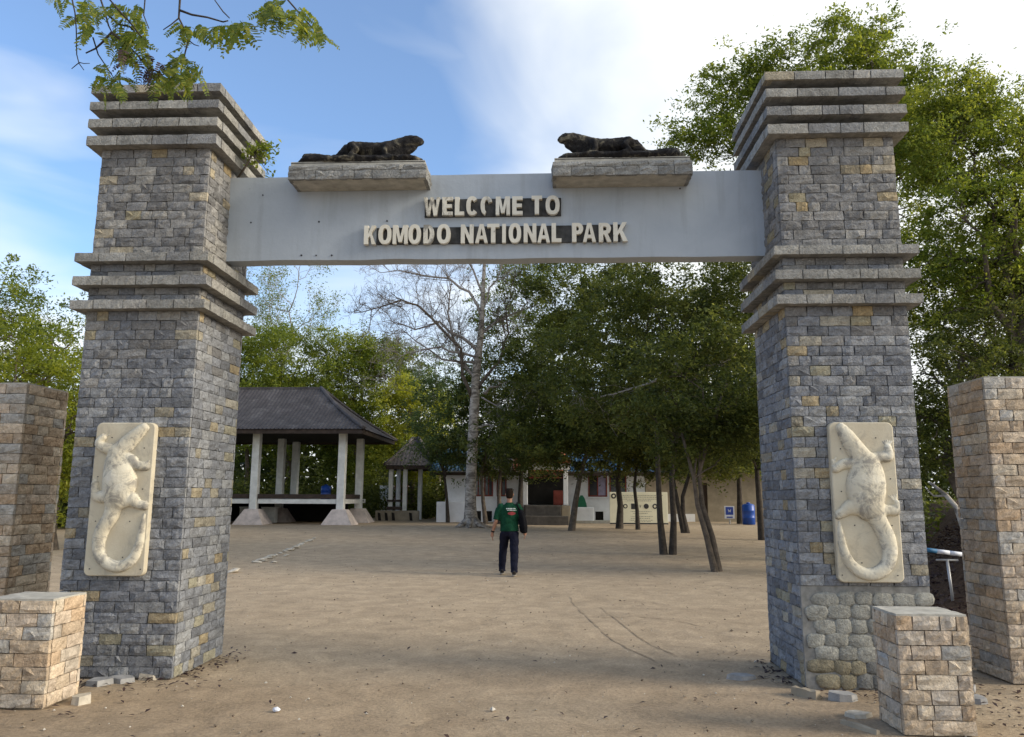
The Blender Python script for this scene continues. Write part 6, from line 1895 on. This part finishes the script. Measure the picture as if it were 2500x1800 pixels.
#PART4
# ------------------------------------------------------------------ the walking man
def man():
    f0 = on_ground(1243, 1404)
    x0, y0, z0 = f0.x, f0.y, f0.z
    t = empty('person', 'person in green t-shirt and dark trousers walking away, dark jacket over one arm', 'person', None, V3(f0))
    own = rel(t)
    ROTZ = math.radians(2)
    def Wp(p):
        x, y, z = p[:3]
        c, s_ = math.cos(ROTZ), math.sin(ROTZ)
        return (x0 + c * x - s_ * y, y0 + s_ * x + c * y, z0 + z)
    def chw(mb, pts, n=12):
        chain(mb, [(*Wp(p), p[3], p[4]) for p in pts], n)
    def stack(mb, rows, n=16):
        """horizontal sections: (x, y, z, rx, ry)"""
        rings = []
        for (x, y, z, rx, ry) in rows:
            rings.append([Wp((x + rx * math.cos(2 * math.pi * i / n), y + ry * math.sin(2 * math.pi * i / n), z)) for i in range(n)])
        mb.loft(rings)
    # ---- body (skin): head, neck, trunk, arms, hands, legs
    b = MB()
    stack(b, [(0, 0.03, 1.46, 0.062, 0.062), (0, 0.035, 1.56, 0.058, 0.060), (0, 0.045, 1.62, 0.055, 0.062)])
    stack(b, [(0, 0.065, 1.575, 0.040, 0.045), (0, 0.06, 1.60, 0.062, 0.080), (0, 0.05, 1.65, 0.074, 0.092), (0, 0.045, 1.70, 0.078, 0.098), (0, 0.045, 1.745, 0.074, 0.094), (0, 0.045, 1.785, 0.054, 0.070), (0, 0.045, 1.80, 0.025, 0.03)])
    chw(b, [(0, 0.13, 1.70, 0.010, 0.010), (0, 0.15, 1.67, 0.014, 0.014), (0, 0.165, 1.655, 0.014, 0.013), (0, 0.14, 1.648, 0.012, 0.01)], 8)            # nose
    chw(b, [(-0.03, 0.135, 1.615, 0.006, 0.006), (0, 0.146, 1.613, 0.008, 0.009), (0.03, 0.135, 1.615, 0.006, 0.006)], 6)                                 # lips
    for s_ in (-1, 1):
        stack(b, [(s_ * 0.080, 0.04, 1.645, 0.006, 0.012), (s_ * 0.086, 0.035, 1.665, 0.010, 0.020), (s_ * 0.088, 0.035, 1.69, 0.010, 0.024), (s_ * 0.082, 0.04, 1.712, 0.006, 0.014)], 8)   # ears
        chw(b, [(s_ * 0.032, 0.130, 1.695, 0.010, 0.008), (s_ * 0.032, 0.137, 1.695, 0.008, 0.006)], 8)                                                      # eyes
    stack(b, [(0, 0.0, 0.86, 0.15, 0.10), (0, 0, 1.0, 0.145, 0.10), (0, 0, 1.2, 0.16, 0.105), (0, 0.01, 1.36, 0.18, 0.11), (0, 0.015, 1.44, 0.15, 0.09), (0, 0.02, 1.49, 0.075, 0.06)])
    arms = {-1: [(-0.175, 0.01, 1.425, 0.062, 0.062), (-0.225, 0.0, 1.36, 0.056, 0.056), (-0.262, -0.02, 1.22, 0.048, 0.050), (-0.285, -0.03, 1.12, 0.043, 0.044), (-0.325, 0.02, 1.00, 0.040, 0.041), (-0.358, 0.06, 0.90, 0.030, 0.032), (-0.368, 0.07, 0.865, 0.026, 0.030)],
            1: [(0.175, 0.01, 1.425, 0.062, 0.062), (0.225, -0.02, 1.34, 0.056, 0.056), (0.262, -0.07, 1.20, 0.048, 0.050), (0.285, -0.08, 1.10, 0.044, 0.044), (0.315, 0.01, 1.00, 0.038, 0.040), (0.335, 0.08, 0.92, 0.030, 0.032), (0.340, 0.10, 0.895, 0.026, 0.030)]}
    for s_ in (-1, 1):
        chw(b, arms[s_], 12)
        hx, hy, hz = arms[s_][-1][:3]
        # palm
        chw(b, [(hx, hy, hz + 0.01, 0.030, 0.022), (hx - 0.002, hy + 0.004, hz - 0.035, 0.040, 0.019), (hx - 0.004, hy + 0.010, hz - 0.075, 0.040, 0.017)], 10)
        # fingers of unequal length, relaxed curl towards the body; palm faces inwards so they spread along y
        for k, (L, off) in enumerate(((0.062, 0.030), (0.074, 0.010), (0.070, -0.010), (0.056, -0.029))):
            bx, by, bz = hx - 0.004, hy + 0.010 + off, hz - 0.072
            c1 = (bx + 0.004, by + 0.003, bz - L * 0.5); c2 = (bx - s_ * 0.014, by + 0.006, bz - L * 0.95); c3 = (bx - s_ * 0.030, by + 0.008, bz - L * 1.25)
            chw(b, [(bx, by, bz + 0.01, 0.010, 0.010), (*c1, 0.0095, 0.0095), (*c2, 0.0085, 0.0085), (*c3, 0.0065, 0.0065)], 8)
        chw(b, [(hx - s_ * 0.012, hy + 0.030, hz - 0.012, 0.013, 0.013), (hx - s_ * 0.022, hy + 0.052, hz - 0.045, 0.011, 0.011), (hx - s_ * 0.026, hy + 0.058, hz - 0.080, 0.008, 0.008)], 8)
    legs = {-1: [(-0.095, 0, 0.88, 0.092, 0.10), (-0.115, 0.10, 0.68, 0.080, 0.085), (-0.135, 0.20, 0.48, 0.058, 0.062), (-0.148, 0.23, 0.30, 0.055, 0.058), (-0.155, 0.25, 0.12, 0.040, 0.044), (-0.158, 0.25, 0.06, 0.040, 0.045)],
            1: [(0.095, 0, 0.88, 0.092, 0.10), (0.105, -0.04, 0.68, 0.080, 0.085), (0.108, -0.10, 0.47, 0.058, 0.062), (0.108, -0.17, 0.30, 0.055, 0.058), (0.108, -0.26, 0.13, 0.040, 0.044), (0.108, -0.27, 0.07, 0.040, 0.045)]}
    def sections(rows, grow_=0.0, n=14):
        mb = MB(); stack(mb, [(r[0], r[1], r[2], r[3] + grow_, r[4] + grow_) for r in rows], n); return mb
    for s_ in (-1, 1):
        stack(b, legs[s_][::-1], 12)
    own(obj('body', remeshed(b, 0.009, 2), M['skin']))
    def fold(me, amp, sc):
        nv = len(me.vertices)
        co = np.empty(nv * 3, dtype=np.float32); me.vertices.foreach_get('co', co); co = co.reshape(-1, 3)
        no = np.empty(nv * 3, dtype=np.float32); me.vertex_normals.foreach_get('vector', no); no = no.reshape(-1, 3)
        am = np.array([amp * (mnoise.noise(Vector((c[0] * sc[0] + c[2] * 5, c[1] * sc[1], c[2] * sc[2] - c[0] * 6))) + 0.5 * mnoise.noise(Vector((c[0] * sc[0] * 2, c[1] * sc[1] * 2, c[2] * sc[2] * 2.5)))) for c in co])
        me.vertices.foreach_set('co', (co + no * am[:, None]).ravel()); me.update()
    # ---- trousers
    m = MB()
    for s_ in (-1, 1):
        rows = [(r[0], r[1], r[2], r[3] + (0.020 if i < 2 else 0.030), r[4] + (0.018 if i < 2 else 0.030)) for i, r in enumerate(legs[s_][:5])]
        e = legs[s_][4]
        rows.append((e[0], e[1] - 0.01, 0.055 if s_ < 0 else 0.075, 0.078, 0.088))
        stack(m, rows[::-1], 14)
    stack(m, [(0, 0, 0.80, 0.150, 0.105), (0, -0.005, 0.88, 0.185, 0.135), (0, 0, 0.98, 0.178, 0.128), (0, 0, 1.04, 0.168, 0.122)])
    tr = remeshed(m, 0.012, 3)
    fold(tr, 0.010, (16, 16, 7))
    own(obj('trousers', tr, M['trouser']))
    # ---- shirt with sleeves
    m = MB()
    stack(m, [(0, 0, 0.91, 0.200, 0.150), (0, 0, 0.98, 0.192, 0.142), (0, 0, 1.10, 0.190, 0.135), (0, 0.0, 1.25, 0.200, 0.135), (0, 0.008, 1.37, 0.212, 0.132), (0, 0.012, 1.43, 0.190, 0.118), (0, 0.02, 1.475, 0.12, 0.09), (0, 0.025, 1.50, 0.080, 0.075), (0, 0.03, 1.515, 0.070, 0.070)], 18)
    for s_ in (-1, 1):
        a = arms[s_]
        p2 = [u_ + (w_ - u_) * 0.75 for u_, w_ in zip(a[2], a[3])]
        chw(m, [(a[0][0] * 0.75, a[0][1], 1.43, 0.075, 0.075), (a[0][0], a[0][1], a[0][2], 0.080, 0.080), (a[1][0], a[1][1], a[1][2], 0.076, 0.078), (a[2][0], a[2][1], a[2][2], 0.072, 0.074), (p2[0], p2[1], p2[2], 0.072, 0.076)], 12)
    sh = remeshed(m, 0.012, 3)
    fold(sh, 0.011, (11, 11, 8))
    so = own(obj('shirt', sh, M['shirt']))
    # print on the back of the shirt, pressed onto the cloth
    from mathutils.bvhtree import BVHTree
    bv = BVHTree.FromPolygons([v.co[:] for v in sh.vertices], [tuple(p.vertices) for p in sh.polygons])
    def patch(polys, name, mat):
        mb = MB()
        for cx_, cz_, hw, hh, shape in polys:
            n = 10; v = []; f = []
            for j in range(5):
                for i in range(n + 1):
                    u_ = -1 + 2 * i / n; v_ = -1 + j / 2
                    k = math.sqrt(max(0.0, 1 - v_ * v_)) if shape == 'oval' else 1.0
                    o_ = Vector(Wp((cx_ + hw * u_ * (0.25 + 0.75 * k if shape == 'oval' else 1), -1.0, cz_ + hh * v_)))
                    hit = bv.ray_cast(o_, Vector((0, 1, 0)))
                    y = hit[0].y - 0.006 if hit[0] is not None else y0
                    v.append((o_.x, y, o_.z))
            for j in range(4):
                for i in range(n):
                    a = j * (n + 1) + i; f.append((a, a + 1, a + n + 2, a + n + 1))
            mb.add(v, f)
        o = mb.build(name, mat, None, True); own(o, so); o.matrix_parent_inverse = so.matrix_parent_inverse @ Matrix.Identity(4); o.matrix_parent_inverse = Matrix.Identity(4)
        tag(o, kind='stuff')
    patch([(-0.085 + 0.034 * i, 1.385, 0.013, 0.011, 'box') for i in range(6)] + [(-0.07 + 0.030 * i, 1.352, 0.011, 0.009, 'box') for i in range(7)], 'shirt_lettering', M['shirt_white'])
    patch([(0.02, 1.285, 0.085, 0.036, 'oval')], 'shirt_emblem', M['shirt_red'])
    # ---- hair
    h = MB()
    stack(h, [(0, 0.0, 1.60, 0.050, 0.050), (0, 0.008, 1.63, 0.072, 0.078), (0, 0.022, 1.68, 0.082, 0.088), (0, 0.030, 1.73, 0.085, 0.094), (0, 0.035, 1.775, 0.074, 0.086), (0, 0.04, 1.808, 0.048, 0.06), (0, 0.04, 1.818, 0.02, 0.025)])
    own(obj('hair', remeshed(h, 0.012, 2), M['hair']))
    # sunglasses pushed up on the head
    g = MB()
    for s_ in (-1, 1):
        g.tube([Wp((s_ * 0.082, 0.0, 1.765)), Wp((s_ * 0.088, 0.06, 1.79)), Wp((s_ * 0.062, 0.115, 1.80))], 0.006, 6)
        g.tube([Wp((s_ * 0.062, 0.115, 1.80)), Wp((s_ * 0.03, 0.130, 1.805)), Wp((s_ * 0.006, 0.120, 1.80))], [0.012, 0.020, 0.010], 8)
    g.tube([Wp((-0.01, 0.12, 1.80)), Wp((0.01, 0.12, 1.80))], 0.005, 6)
    own(obj('sunglasses', remeshed(g, 0.005, 0), M['black']))
    # watch
    w = MB(); a = arms[-1]
    chw(w, [(a[5][0] + 0.006, a[5][1] - 0.006, 0.918, 0.036, 0.038), (a[5][0] - 0.002, a[5][1] + 0.002, 0.890, 0.035, 0.037)], 12)
    own(w.build('watch', M['black'], None, True))
    # ---- shoes
    for s_ in (-1, 1):
        fx, fy, fz, pit = (-0.158, 0.25, 0.0, 0.0) if s_ < 0 else (0.108, -0.27, 0.012, -0.20)
        m = MB()
        rows = [(-0.085, 0.050, 0.034, 0.045), (-0.06, 0.055, 0.042, 0.055), (0.0, 0.055, 0.044, 0.052), (0.06, 0.045, 0.046, 0.042), (0.13, 0.034, 0.050, 0.032), (0.17, 0.026, 0.040, 0.022), (0.19, 0.022, 0.02, 0.012)]
        chw(m, [(fx, fy + r[0], fz + r[1] + (r[0] + 0.085) * -pit * 0.0, r[2], r[3]) for r in rows], 12)
        sho = own(obj('shoe', remeshed(m, 0.008, 2), M['shoe']))
        m2 = MB(); chw(m2, [(fx, fy - 0.09, fz + 0.010, 0.036, 0.012), (fx, fy, fz + 0.010, 0.046, 0.012), (fx, fy + 0.13, fz + 0.010, 0.052, 0.012), (fx, fy + 0.19, fz + 0.012, 0.02, 0.010)], 10)
        own(m2.build('sole', M['sole'], None, True), sho)
    return t
man()
# dark jacket folded over the man's right arm
def jacket():
    f0 = on_ground(1243, 1404)
    t = empty('black_jacket', 'black jacket hanging over the arm of the walking person', 'jacket', None, (f0.x + 0.3, f0.y - 0.03, f0.z + 1.0))
    own = rel(t)
    m = MB()
    B = (f0.x, f0.y, f0.z)
    rings = []
    n = 16
    for (x, y, z, rx, ry) in [(0.315, 0.03, 0.865, 0.045, 0.08), (0.305, 0.01, 0.90, 0.075, 0.13), (0.30, 0.0, 1.0, 0.088, 0.145), (0.29, -0.02, 1.12, 0.085, 0.140), (0.272, -0.04, 1.22, 0.080, 0.120), (0.250, -0.04, 1.31, 0.080, 0.10), (0.235, -0.03, 1.37, 0.05, 0.07)]:
        rings.append([(B[0] + x + rx * math.cos(2 * math.pi * i / n) * (1 + 0.10 * math.sin(5 * 2 * math.pi * i / n + z * 9)), B[1] + y + ry * math.sin(2 * math.pi * i / n) * (1 + 0.08 * math.sin(4 * 2 * math.pi * i / n)), B[2] + z) for i in range(n)])
    m.loft(rings)
    own(obj('cloth', remeshed(m, 0.010, 2), M['black']))
    own(MB().tube([(B[0] + 0.23, B[1] - 0.05, B[2] + 1.36), (B[0] + 0.20, B[1] - 0.135, B[2] + 1.40), (B[0] + 0.17, B[1] - 0.12, B[2] + 1.46), (B[0] + 0.16, B[1] - 0.02, B[2] + 1.51)], 0.016, 6).build('strap', M['black'], None, True))
jacket()
